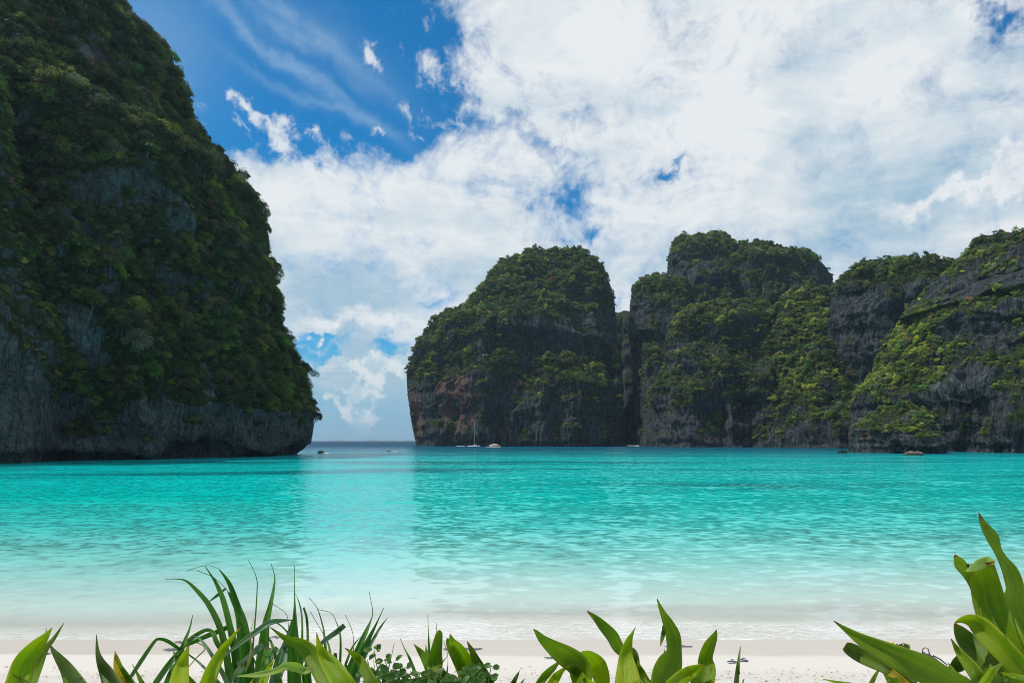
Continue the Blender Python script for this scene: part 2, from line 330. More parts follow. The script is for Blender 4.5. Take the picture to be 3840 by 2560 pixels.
def smooth1(a, n):
    k = np.exp(-np.linspace(-2, 2, 2*n+1)**2); k /= k.sum()
    return np.convolve(np.pad(a, n, 'edge'), k, 'valid')
def project(Pw):
    return CX+F*Pw[..., 0]/Pw[..., 1], HY-F*(Pw[..., 2]-H)/Pw[..., 1]
BUT, TER = 8.5, 3.6
SCATTER = []     # (points, normals, weight, area) of every mass, for the vegetation
def mass(outl, outr, yc, D, dp, nu, nv, seed, sc=1.0, n=2.4, inset=3.0, vegb=0.0, zones=(), notch=2.5, lobe=9.0, steps=(), z0=-5.0, skew=0.0, back=.65):
    ol, orr = np.array(outl, float), np.array(outr, float)
    zt = (HY-min(ol[-1, 1], orr[-1, 1]))/F*yc+H-inset*.5
    v = np.linspace(0, 1, nv); zz = z0+(zt-z0)*(1-(1-v)**1.35)
    def target(o, py): return np.interp(-py, -o[:, 1], o[:, 0])
    py0 = HY-(zz-H)/yc*F
    L = (target(ol, py0)-CX)/F*yc+inset; Rr = (target(orr, py0)-CX)/F*yc-inset
    tt = np.concatenate([np.linspace(0, math.pi, int(nu*.78), endpoint=False), np.linspace(math.pi, 2*math.pi, nu-int(nu*.78), endpoint=False)])
    cs, sn = np.cos(tt), np.sin(tt)
    cc = np.sign(cs)*np.abs(cs)**(2/n); ss_ = np.sign(sn)*np.abs(sn)**(2/n)*np.where(sn < 0, back, 1.0)
    tr_ = np.clip((zz-0)/zt, 0, 1)
    Dz = D*np.interp(tr_, [a for a, _ in dp], [b for _, b in dp])
    for (sz, sd, sw) in steps: Dz = Dz-sd*sstep(zz, sz-sw, sz+sw)
    Dz = smooth1(np.maximum(Dz, 2), 3)
    for it in range(5):
        Rr2 = np.maximum(Rr, L+.2); xc, a = (L+Rr2)/2, (Rr2-L)/2
        x = xc[:, None]+a[:, None]*cc; y = yc-Dz[:, None]*ss_+skew*(x-xc[:, None])
        px = CX+F*x/y; py = HY-F*(zz[:, None]-H)/y
        ir, il = px.argmax(1), px.argmin(1); k = np.arange(nv)
        er = target(orr, py[k, ir])-px[k, ir]; el_ = target(ol, py[k, il])-px[k, il]
        Rr = Rr+er*y[k, ir]/F*.8-(inset*.8 if it == 4 else 0)*0; L = L+el_*y[k, il]/F*.8
        er = el_ = None
    L = smooth1(L+inset, 2); Rr = smooth1(Rr-inset, 2)
    Rr = np.maximum(Rr, L+.2); xc, a = (L+Rr)/2, (Rr-L)/2
    x = xc[:, None]+a[:, None]*cc; y = yc-Dz[:, None]*ss_+skew*(x-xc[:, None]); z = zz[:, None]+0*x
    Pm = np.stack([x, y, z], -1)
    def normals(Q):
        du = np.roll(Q, -1, 1)-np.roll(Q, 1, 1); dv = np.gradient(Q, axis=0)
        Nn = np.cross(dv, du); Nn = Nn/(np.linalg.norm(Nn, axis=-1, keepdims=True)+1e-9)
        c = Q-np.array([0, 0, 0])-np.stack([xc[:, None]+0*x, yc+0*x, z-5], -1)
        s = np.sign((Nn*c).sum(-1).mean()); return Nn*s
    Nn = normals(Pm)
    o = seed*31.7
    front = np.clip(np.sin(tt), 0, 1)**.7; fade = .30+.70*front[None, :]
    wx = x+fbm(x/30, y/30, z/30+o, 2)*6*sc; wy = y+fbm(x/30+5, y/30, z/30+o, 2)*6*sc
    steep = np.clip(1.25-Nn[..., 2], .15, 1)
    dsp = fbm(x/(52*sc)+o, y/(52*sc), z/(75*sc), 3)*lobe*sc*fade
    rd = 1-np.abs(pnoise(wx/(11*sc)+o, wy/(11*sc), z/(70*sc)))*2.2
    dsp = dsp+(rd-.5)*3.0*sc*steep*(.4+.6*fade)
    rd2 = 1-np.abs(pnoise(wx/(4.2*sc), wy/(4.2*sc)+o, z/(26*sc)))*2.2
    dsp = dsp+(rd2-.5)*1.1*sc*steep
    rb = 1-np.abs(pnoise(wx/(30*sc)+o, wy/(30*sc)+3, z/(150*sc)))*2.3
    dsp = dsp+(rb-.45)*BUT*sc*steep*(.25+.75*fade)
    l2 = pnoise(x/(70*sc)+3, y/(70*sc)+o, z/(24*sc))
    dsp = dsp+np.clip(l2*3.0, -1, 1)*TER*sc*fade*sstep(z, 8, 30)
    ld = pnoise(x/(34*sc), y/(34*sc)+o, z/(8.5*sc))
    dsp = dsp+np.clip(ld*2.4, -1, 1)*1.7*sc*fade
    dsp = dsp+fbm(x/(4.6*sc), y/(4.6*sc), z/(3.4*sc)+o, 3, .6)*.9*sc
    wn = pnoise(x/25, y/25, o)
    if notch: dsp = dsp-notch*(.12+.88*front[None, :]**1.5)*sstep(z, (6.2+wn*5)*min(sc, 1.3), (2.8+wn*4)*min(sc, 1.3))
    topf = sstep(tr_, 1.0, .88)[:, None]
    Pm = Pm+Nn*(dsp*(.03+.97*topf))[..., None]
    for it in range(4):             # settle the relief back onto the measured outline
        px, py = project(Pm); k = np.arange(nv); ir, il = px.argmax(1), px.argmin(1)
        eR = smooth1((target(orr, py[k, ir])-px[k, ir])*Pm[k, ir, 1]/F-inset, 5); eL = smooth1((target(ol, py[k, il])-px[k, il])*Pm[k, il, 1]/F+inset, 5)
        wr, wl = [np.clip(q_*cc[None, :]*1.15+.1, 0, 1)**2 for q_ in (1, -1)]
        lim = np.minimum(60, .45*np.abs(Rr-L)+.5)
        Pm[..., 0] += (np.clip(eR, -lim, lim)[:, None]*wr+np.clip(eL, -lim, lim)[:, None]*wl)*.8
        px, py = project(Pm); top = py.min(); j = np.unravel_index(py.argmin(), py.shape)
        ez = (top-min(ol[-1, 1], orr[-1, 1]))*Pm[j][1]/F-inset*.8
        Pm[..., 2] += ez*np.clip(Pm[..., 2]/zt, 0, 1)**2
    Pm[..., 2] += (fbm(Pm[..., 0]/(17*sc), Pm[..., 1]/(17*sc), o, 4, .6)*3.4*sc+fbm(Pm[..., 0]/(60*sc), Pm[..., 1]/(60*sc), o, 2)*3*sc)*sstep(tr_, .8, .97)[:, None]
    N2 = normals(Pm)
    px, py = project(Pm)
    zr = np.zeros_like(px); lu = np.zeros_like(px); wa = np.zeros_like(px); pa = np.zeros_like(px)
    pxw = px+fbm(x/14, y/14, z/14+7, 3, .6)*45*sc*300/yc; pyw = py+fbm(x/14+9, y/14, z/14, 3, .6)*45*sc*300/yc
    for (kind, cx, cy, rx, ry, amp) in zones:
        e = amp*np.exp(-(((pxw-cx)/rx)**2+((pyw-cy)/ry)**2))*np.clip(.9+fbm(x/9, y/9, z/15, 2)*1.2, 0, 1.6)
        if kind == 'rock': zr = zr+e
        if kind == 'lush_lit': lu = lu+e
        if kind == 'warm': wa = wa+e
        if kind == 'pale': pa = pa+e
    veg = vegb+.9*N2[..., 2]+.75*Nn[..., 2]+fbm(x/(22*sc), y/(22*sc), z/(16*sc)+o, 3, .6)*.75-zr+lu*.8
    veg = veg+.7*sstep(tr_, .84, .96)[:, None]
    veg = veg*sstep(z, 3.5, 10)
    lowz = sstep(z/zt, .35, .0)
    wa = wa+.15+.25*np.clip(fbm(x/40, y/40, z/60+o, 2), 0, 1)*lowz
    Vv = Pm.reshape(-1, 3)
    Fc = grid_faces(nv, nu, True)[:, ::-1]
    quad = Vv[Fc]
    nrm = np.cross(quad[:, 2]-quad[:, 0], quad[:, 3]-quad[:, 1]); area = np.linalg.norm(nrm, axis=1)*.5
    nrm /= (2*area[:, None]+1e-9)
    cen = quad.mean(1); s = np.sign((nrm*(cen-np.array([xc.mean(), yc, 0]))).sum(1).mean()); nrm *= s
    vf = veg.reshape(-1)[Fc].mean(1); lf = lu.reshape(-1)[Fc].mean(1)
    return dict(V=Vv, F=Fc if s > 0 else Fc[:, ::-1], veg=np.clip(veg, 0, 1), warm=np.clip(wa, 0, 1), pale=np.clip(.25+pa, 0, 1), cen=cen, nrm=nrm, area=area, vf=vf, lf=lf, sc=sc)
def massif(name, parts, mat, label):
    off, V, Fs, A = 0, [], [], {k: [] for k in ('veg', 'warm', 'pale')}
    for p in parts:
        V.append(p['V']); Fs.append(p['F']+off); off += len(p['V'])
        for k in A: A[k].append(p[k].ravel())
    me = mesh_from(name, np.concatenate(V), np.concatenate(Fs), mat, True, {k: np.concatenate(v) for k, v in A.items()})
    return link(name, me, kind='structure', label=label)
DOME = [(0, 1), (.3, .97), (.5, .86), (.7, .66), (.85, .44), (.95, .25), (1, .1)]
SLOPE = [(0, 1), (.3, .88), (.6, .62), (.8, .42), (1, .15)]
WALL = [(0, .95), (.1, 1), (.6, .93), (.8, .8), (.93, .55), (1, .2)]
L0 = mass([(-1500, 1760), (-1500, 500), (-900, 150), (-500, 60)], [(150, 1755), (190, 1690), (225, 1560), (248, 1330), (215, 1200), (170, 1040), (120, 850), (70, 640), (45, 450), (25, 300), (-60, 210), (-300, 60)],
          190, 34, WALL, 330, 260, 1, sc=.55, n=2.8, inset=1.2, vegb=.42, notch=6, lobe=7, zones=[('rock', 120, 1600, 160, 150, .7), ('rock', 90, 1250, 60, 200, .35), ('lush_lit', 20, 250, 200, 160, .5), ('lush_lit', 230, 1250, 40, 120, .6), ('lush_lit', 50, 500, 50, 120, .8), ('lush_lit', 105, 740, 50, 130, .8), ('lush_lit', 150, 950, 50, 130, .8), ('lush_lit', 205, 1180, 40, 120, .8)])  # zones along the right rim put its sunlit brightness into the tint
L1 = mass([(-2600, 1720), (-2600, 600), (-1800, -300), (-900, -520)],
          [(1125, 1704), (1180, 1660), (1190, 1610), (1192, 1545), (1165, 1474), (1158, 1416), (1122, 1348), (1091, 1273), (1062, 1158), (1048, 1043), (1024, 957), (1024, 884), (985, 786), (916, 718), (858, 654), (804, 563), (740, 459), (700, 339), (645, 241), (534, 126), (445, 75), (315, 0), (185, -70), (-50, -240), (-450, -480)],
          305, 132, [(0, .97), (.08, 1), (.3, .95), (.5, .86), (.7, .72), (.85, .5), (1, .15)], 620, 400, 2, sc=.72, n=2.7, inset=1.7, vegb=.60, notch=11, back=.12, lobe=9,
          zones=[('rock', 330, 200, 120, 110, .8), ('rock', 420, 380, 90, 60, .6), ('rock', 300, 790, 110, 90, .7), ('rock', 320, 1270, 80, 90, .9), ('rock', 620, 1560, 230, 60, .6), ('rock', 760, 1430, 60, 110, .9), ('rock', 1050, 1600, 110, 80, .8),
                 ('rock', 660, 1200, 40, 70, .6), ('pale', 590, 1560, 260, 90, .4), ('pale', 330, 1270, 100, 110, .5), ('pale', 770, 1430, 50, 100, .7), ('warm', 350, 240, 50, 50, .7), ('warm', 420, 360, 60, 30, .8), ('lush_lit', 1050, 1480, 100, 130, .6),
                 ('lush_lit', 800, 1200, 200, 150, .4), ('warm', 500, 840, 40, 60, .4), ('rock', 800, 600, 20, 130, .5), ('rock', 560, 680, 60, 90, .5), ('pale', 330, 180, 80, 90, .5)])
A1 = mass([(1545, 1672), (1530, 1600), (1512, 1480), (1508, 1400), (1530, 1330), (1580, 1240), (1620, 1190), (1735, 1155), (1775, 1100), (1800, 1060), (1870, 990), (1960, 945), (2060, 922)],
          [(2352, 1675), (2345, 1400), (2325, 1200), (2318, 1120), (2300, 1060), (2262, 990), (2200, 945), (2120, 920)],
          850, 112, [(0, 1), (.32, .98), (.36, .9), (.58, .86), (.66, .66), (.85, .42), (1, .1)], 430, 300, 3, sc=1.15, vegb=.34, inset=5, notch=3, lobe=9,
          zones=[('rock', 2160, 1230, 150, 70, 1.3), ('rock', 1700, 1500, 170, 170, .8), ('rock', 2000, 1560, 120, 130, 1.0), ('warm', 1710, 1520, 90, 130, .95), ('warm', 1560, 1560, 30, 110, .8), ('pale', 1730, 1580, 60, 70, .5), ('lush_lit', 1900, 1030, 160, 50, .5), ('lush_lit', 1720, 1300, 120, 70, .5),
                 ('rock', 1960, 1440, 60, 90, .6), ('rock', 1530, 1500, 40, 140, .6), ('rock', 2330, 1400, 40, 260, .8), ('lush_lit', 1640, 1400, 100, 100, .3)])
A2 = mass([(1880, 1676), (1885, 1560), (1900, 1470), (1960, 1395), (2010, 1350), (2080, 1335)], [(2345, 1676), (2335, 1560), (2310, 1450), (2270, 1380), (2200, 1345), (2110, 1332)],
          765, 55, [(0, 1), (.5, .93), (.75, .75), (1, .35)], 230, 130, 4, sc=.9, vegb=.05, inset=3, notch=3, lobe=10,
          zones=[('rock', 2150, 1540, 190, 90, .5), ('rock', 2010, 1470, 30, 60, .5), ('lush_lit', 1920, 1420, 60, 60, .8), ('lush_lit', 2230, 1400, 110, 60, .8), ('warm', 1900, 1590, 60, 60, .6), ('pale', 2100, 1500, 30, 60, .5), ('warm', 2120, 1620, 200, 30, .3)])
A3 = mass([(2255, 1676), (2262, 1400), (2280, 1300)], [(2352, 1676), (2340, 1420), (2325, 1330), (2300, 1290)], 790, 40, DOME, 90, 70, 5, sc=.9, vegb=.0, inset=2, lobe=5)
B1 = mass([(2430, 1660), (2440, 1200), (2482, 1040), (2490, 960), (2520, 905), (2580, 878), (2640, 868)], [(2850, 1660), (2835, 1100), (2800, 960), (2765, 912), (2730, 885), (2675, 867), (2650, 867)], 900, 90, WALL, 210, 160, 6, sc=1.15, vegb=.25, inset=6, lobe=8,
          zones=[('rock', 2620, 1000, 110, 60, .9), ('rock', 2500, 1000, 30, 80, .5)])
B2b = mass([(2670, 1660), (2690, 1000), (2735, 930), (2775, 906)], [(2990, 1660), (2970, 1000), (2930, 935), (2880, 914), (2825, 900)], 870, 80, WALL, 120, 110, 17, sc=1.1, vegb=.25, inset=3, lobe=5)
B2 = mass([(2740, 1660), (2780, 1000), (2850, 945), (2900, 925)], [(3165, 1660), (3148, 1060), (3138, 1033), (3110, 992), (3063, 951), (3015, 932), (2942, 916)], 880, 95, WALL, 240, 150, 7, sc=1.15, vegb=.22, inset=6, lobe=12,
          zones=[('rock', 2960, 1010, 60, 60, .5), ('rock', 2830, 960, 50, 40, .5)])
B3 = mass([(2372, 1676), (2360, 1500), (2338, 1250), (2345, 1130), (2370, 1070), (2420, 1035), (2490, 1020)], [(2640, 1676), (2620, 1200), (2590, 1070), (2550, 1035), (2500, 1020)], 860, 75, WALL, 190, 150, 8, sc=1.1, vegb=.2, inset=6, lobe=9,
          zones=[('rock', 2400, 1350, 90, 250, .5)])
B3b = mass([(2395, 1676), (2395, 1400), (2405, 1330), (2425, 1290)], [(2500, 1676), (2500, 1350), (2470, 1290), (2440, 1280)], 745, 30, WALL, 90, 80, 14, sc=.9, vegb=.05, inset=2, lobe=6)
B4 = mass([(2385, 1676), (2405, 1580), (2438, 1430), (2470, 1330), (2490, 1240), (2530, 1195), (2620, 1150), (2700, 1125)], [(3060, 1685), (3040, 1450), (3000, 1330), (2960, 1220), (2890, 1150), (2760, 1118)], 715, 95, [(0, 1), (.3, .93), (.5, .82), (.7, .66), (.85, .5), (1, .2)], 330, 220, 9, sc=1.0, vegb=.10, inset=3, lobe=16,
          zones=[('rock', 2550, 1600, 130, 90, .7), ('rock', 2570, 1330, 90, 70, .4), ('pale', 2660, 1620, 40, 70, .6), ('lush_lit', 2650, 1180, 150, 50, .7), ('warm', 2640, 1640, 60, 30, .6), ('rock', 2750, 1620, 300, 70, .4), ('lush_lit', 2420, 1500, 25, 150, .5), ('rock', 2790, 1190, 50, 30, .7)])
B5 = mass([(2700, 1690), (2760, 1560), (2800, 1400), (2840, 1270), (2890, 1160), (2940, 1105), (3000, 1075)], [(3420, 1690), (3380, 1300), (3300, 1120), (3200, 1070), (3120, 1058), (3060, 1062)], 680, 135, [(0, 1), (.15, .93), (.35, .74), (.55, .52), (.75, .34), (.9, .22), (1, .12)], 300, 200, 10, sc=1.0, vegb=.22, inset=3, lobe=13, n=2.0,
          zones=[('lush_lit', 2960, 1420, 150, 120, 1.0), ('lush_lit', 3030, 1170, 120, 110, .8), ('rock', 2930, 1610, 250, 60, .7), ('rock', 3050, 1500, 40, 60, .3)])
C1 = mass([(3045, 1690), (3075, 1400), (3090, 1200), (3110, 1080), (3150, 1035), (3200, 1005), (3290, 975), (3360, 966)], [(3760, 1690), (3700, 1200), (3620, 1010), (3540, 972), (3450, 972), (3390, 966)], 620, 85, WALL, 320, 200, 11, sc=1.0, vegb=.16, inset=3, lobe=11,
          zones=[('rock', 3280, 1180, 160, 150, .9), ('rock', 3150, 1300, 70, 200, .5), ('rock', 3200, 1560, 150, 120, .5), ('lush_lit', 3250, 1010, 200, 40, .5)])
D3 = mass([(3640, 1700), (3660, 1300), (3700, 1000), (3760, 880), (3820, 848)], [(4700, 1700), (4600, 1200), (4400, 950), (4200, 870), (4050, 842), (3900, 838)], 570, 90, WALL, 150, 150, 18, sc=.85, vegb=.2, inset=4, lobe=8)
D1 = mass([(3160, 1700), (3160, 1600), (3166, 1527), (3202, 1460), (3242, 1412), (3262, 1358), (3290, 1285), (3345, 1240), (3388, 1190), (3418, 1120), (3448, 1065), (3497, 1015), (3540, 975), (3578, 938), (3606, 890), (3645, 842), (3695, 826)], [(4500, 1700), (4450, 1400), (4200, 1100), (3980, 940), (3860, 865), (3790, 840), (3725, 825)],
          425, 120, [(0, 1), (.1, 1), (.35, .93), (.6, .82), (.8, .62), (.92, .42), (1, .15)], 480, 330, 12, sc=.85, vegb=.14, inset=4, lobe=12, notch=3.5, n=2.1, skew=-.12,
          zones=[('lush_lit', 3440, 1230, 110, 190, 1.0), ('lush_lit', 3300, 1430, 110, 110, .6), ('lush_lit', 3600, 960, 110, 60, .6), ('rock', 3700, 1150, 160, 170, .8), ('rock', 3560, 1500, 260, 140, .7), ('warm', 3450, 1560, 80, 70, .7), ('pale', 3560, 1450, 160, 120, .3), ('rock', 3320, 1640, 150, 50, .8), ('warm', 3200, 1640, 40, 30, .6)])
D2 = mass([(3170, 1700), (3180, 1610), (3240, 1580), (3300, 1540), (3350, 1520)], [(3560, 1704), (3540, 1620), (3480, 1550), (3400, 1515)], 345, 34, DOME, 170, 90, 13, sc=.6, vegb=.0, inset=1.5, notch=4, lobe=9, zones=[('rock', 3350, 1620, 200, 60, .5), ('warm', 3250, 1640, 60, 30, .5), ('pale', 3400, 1600, 80, 50, .4)])

B6 = mass([(2250, 1670), (2262, 1300), (2285, 1190)], [(2440, 1670), (2430, 1250), (2390, 1175), (2340, 1165)], 985, 40, WALL, 90, 80, 15, sc=1.0, vegb=.0, inset=0, lobe=4)
massif('cliff', [L0], m_rock_near, 'nearest cliff at the left frame edge with sunlit foliage along its right rim')
massif('cliff', [L1], m_rock_near, 'tall forested cliff on the left with a dark overhang at the waterline')
massif('cliff', [A1, A2, A3], m_rock_far, 'round topped limestone dome across the bay with pinkish rock at its left foot')
massif('cliff', [B1, B2, B2b, B3, B3b, B4, B5, B6], m_rock_far, 'double humped limestone ridge with a bright green gully behind the bay')
massif('cliff', [C1], m_rock_far, 'lower dark rock wall between the double humped ridge and the right hand cliff')
massif('cliff', [D1, D2, D3], m_rock_far, 'nearest cliff on the right with a yellow green slope down its left flank')

# ------------------------------------------------------------------ trees
def leaf_material(name, src):
    m, g, surf = material(name)
    if src == 'inst': base = g.attr('tint', 'INSTANCER', 0)
    else:
        oi = g.n('ShaderNodeObjectInfo'); base = S(g, oi.outputs['Color'])
    oi2 = g.n('ShaderNodeObjectInfo'); rnd = S(g, oi2.outputs['Random'])
    k = g.attr('shade')
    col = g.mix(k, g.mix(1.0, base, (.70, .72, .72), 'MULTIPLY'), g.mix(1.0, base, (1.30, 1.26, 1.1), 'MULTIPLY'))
    hs = g.n('ShaderNodeHueSaturation'); g.put(hs.inputs['Color'], col); g.put(hs.inputs['Value'], rnd*.5+.75); g.put(hs.inputs['Hue'], rnd*.03+.485)
    col = S(g, hs.outputs[0])
    di = g.sh('ShaderNodeBsdfDiffuse', Color=col)
    tl = g.sh('ShaderNodeBsdfTranslucent', Color=g.mix(1.0, col, (1.5, 1.45, .8), 'MULTIPLY'))
    glo = g.n('ShaderNodeBsdfGlossy'); glo.inputs['Roughness'].default_value = .5; glo.inputs['Color'].default_value = (.5, .55, .55, 1)
    surf(g.mixsh(.045, g.mixsh(.38, di, tl), S(g, glo.outputs[0])))
    return m
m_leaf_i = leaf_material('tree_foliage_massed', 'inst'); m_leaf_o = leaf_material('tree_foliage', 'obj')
m_bark, g, surf = material('tree_bark')
gp = g.n('ShaderNodeNewGeometry'); surf(g.sh('ShaderNodeBsdfPrincipled', Base_Color=g.mix(g.noise(S(g, gp.outputs['Position']), 3, 4), (.07, .06, .05), (.17, .15, .13)), Roughness=.9))
def crown_mesh(name, seed, nclump, nleaf, size, flat, mat, trunk_part=False):
    r = np.random.default_rng(seed)
    V, Fs, sh = [], [], []
    cl = []
    for k in range(nclump):
        th = r.uniform(0, 2*math.pi); u = r.uniform(-.25, 1)
        rr = math.sqrt(max(0, 1-u*u))*r.uniform(.45, .8)
        cl.append((rr*math.cos(th), rr*math.sin(th), u*.72*flat, r.uniform(.26, .46), r.uniform(0, 1)))
    for (x, y, z, cr, s) in cl:
        m_ = nleaf//nclump
        dd = r.normal(size=(m_, 3)); dd[:, 2] = dd[:, 2]*.8+.25; dd /= np.linalg.norm(dd, axis=1)[:, None]
        rad = cr*(r.uniform(.55, 1.08, m_))[:, None]
        c = np.array([x, y, z])+dd*rad*np.array([1, 1, .75])
        nn = dd*1.0+r.normal(size=(m_, 3))*.55+np.array([0, 0, .35]); nn /= np.linalg.norm(nn, axis=1)[:, None]
        t = np.cross(nn, r.normal(size=(m_, 3))); t /= np.linalg.norm(t, axis=1)[:, None]
        b = np.cross(nn, t); sz = size*r.uniform(.6, 1.35, m_)[:, None]
        q = np.stack([c-t*sz, c-b*sz*.55+nn*sz*.12, c+t*sz, c+b*sz*.55+nn*sz*.12], 1)
        o = len(V)*0+sum(len(a) for a in V)
        V.append(q.reshape(-1, 3)); Fs.append(np.arange(m_*4).reshape(-1, 4)+o)
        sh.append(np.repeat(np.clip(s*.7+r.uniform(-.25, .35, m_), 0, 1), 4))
    return mesh_from(name, np.concatenate(V), np.concatenate(Fs), mat, False, {'shade': np.concatenate(sh)})
def tube(pts, rads, seg=6):
    V, Fs = [], []
    for i, (p, r_) in enumerate(zip(pts, rads)):
        p = Vector(p); tdir = (Vector(pts[min(i+1, len(pts)-1)])-Vector(pts[max(i-1, 0)])).normalized()
        a = tdir.orthogonal().normalized(); b = tdir.cross(a)
        for k in range(seg):
            an = 2*math.pi*k/seg; V.append(p+(a*math.cos(an)+b*math.sin(an))*r_)
    for i in range(len(pts)-1):
        for k in range(seg): Fs.append((i*seg+k, i*seg+(k+1) % seg, (i+1)*seg+(k+1) % seg, (i+1)*seg+k))
    return [tuple(v) for v in V], Fs
def join_tubes(name, lst, mat, seg=6):
    V, Fs = [], []
    for pts, rads in lst:
        v, f = tube(pts, rads, seg); o = len(V); V += v; Fs += [tuple(q+o for q in t) for t in f]
    return mesh_from(name, V, Fs, mat)
def trunk_mesh(seed):
    r = random.Random(seed); l = [([(0, 0, -1.3), (.05, 0, -.6), (0, .05, 0), (.03, 0, .35)], [.09, .065, .05, .02])]
    for k in range(6):
        a = k*1.05+r.uniform(-.3, .3); l.append(([(0, 0, -.5+.08*k), (.35*math.cos(a), .35*math.sin(a), -.1+.05*k), (.7*math.cos(a), .7*math.sin(a), .15+.1*k*.5)], [.04, .025, .01]))
    return join_tubes('trunk', l, m_bark, 5)
def unlinked(name, me): return bpy.data.objects.new(name, me)
near_c = bpy.data.collections.new('near_crowns'); far_c = bpy.data.collections.new('far_crowns')
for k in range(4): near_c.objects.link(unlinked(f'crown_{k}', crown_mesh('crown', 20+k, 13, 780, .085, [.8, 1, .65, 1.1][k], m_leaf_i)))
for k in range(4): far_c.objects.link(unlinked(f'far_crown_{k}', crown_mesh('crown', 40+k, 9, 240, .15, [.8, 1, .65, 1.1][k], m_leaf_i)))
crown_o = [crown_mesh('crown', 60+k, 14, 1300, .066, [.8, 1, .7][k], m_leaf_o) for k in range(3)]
trunk_o = [trunk_mesh(k) for k in range(3)]

ng = bpy.data.node_groups.new('scatter', 'GeometryNodeTree')
def scatter_group(coll):
    ng = bpy.data.node_groups.new('scatter_'+coll.name, 'GeometryNodeTree')
    ng.interface.new_socket('Geometry', in_out='INPUT', socket_type='NodeSocketGeometry'); ng.interface.new_socket('Geometry', in_out='OUTPUT', socket_type='NodeSocketGeometry')
    i = ng.nodes.new('NodeGroupInput'); o = ng.nodes.new('NodeGroupOutput')
    iop = ng.nodes.new('GeometryNodeInstanceOnPoints'); ci = ng.nodes.new('GeometryNodeCollectionInfo')
    ci.inputs[0].default_value = coll; ci.inputs['Separate Children'].default_value = True; ci.inputs['Reset Children'].default_value = True
    def na(nm, t):
        n_ = ng.nodes.new('GeometryNodeInputNamedAttribute'); n_.data_type = t; n_.inputs[0].default_value = nm; return n_.outputs[0]
    ng.links.new(i.outputs[0], iop.inputs['Points']); ng.links.new(ci.outputs[0], iop.inputs['Instance']); iop.inputs['Pick Instance'].default_value = True
    ng.links.new(na('idx', 'INT'), iop.inputs['Instance Index']); ng.links.new(na('rot', 'FLOAT_VECTOR'), iop.inputs['Rotation']); ng.links.new(na('scl', 'FLOAT_VECTOR'), iop.inputs['Scale'])
    ng.links.new(iop.outputs[0], o.inputs[0]); return ng
bpy.data.node_groups.remove(ng)
SG = {'near': scatter_group(near_c), 'far': scatter_group(far_c)}
PAL = np.array([(.028, .052, .018), (.042, .074, .018), (.066, .100, .022), (.125, .160, .025), (.085, .078, .036), (.095, .112, .075), (.060, .125, .020), (.18, .20, .03), (.13, .085, .045)])
PW = np.array([.28, .26, .18, .07, .07, .05, .06, .02, .01])
PWL = np.array([.06, .12, .22, .27, .04, .03, .14, .11, .01])  # richer growth zones lean to yellow green, sunlight put into the tint
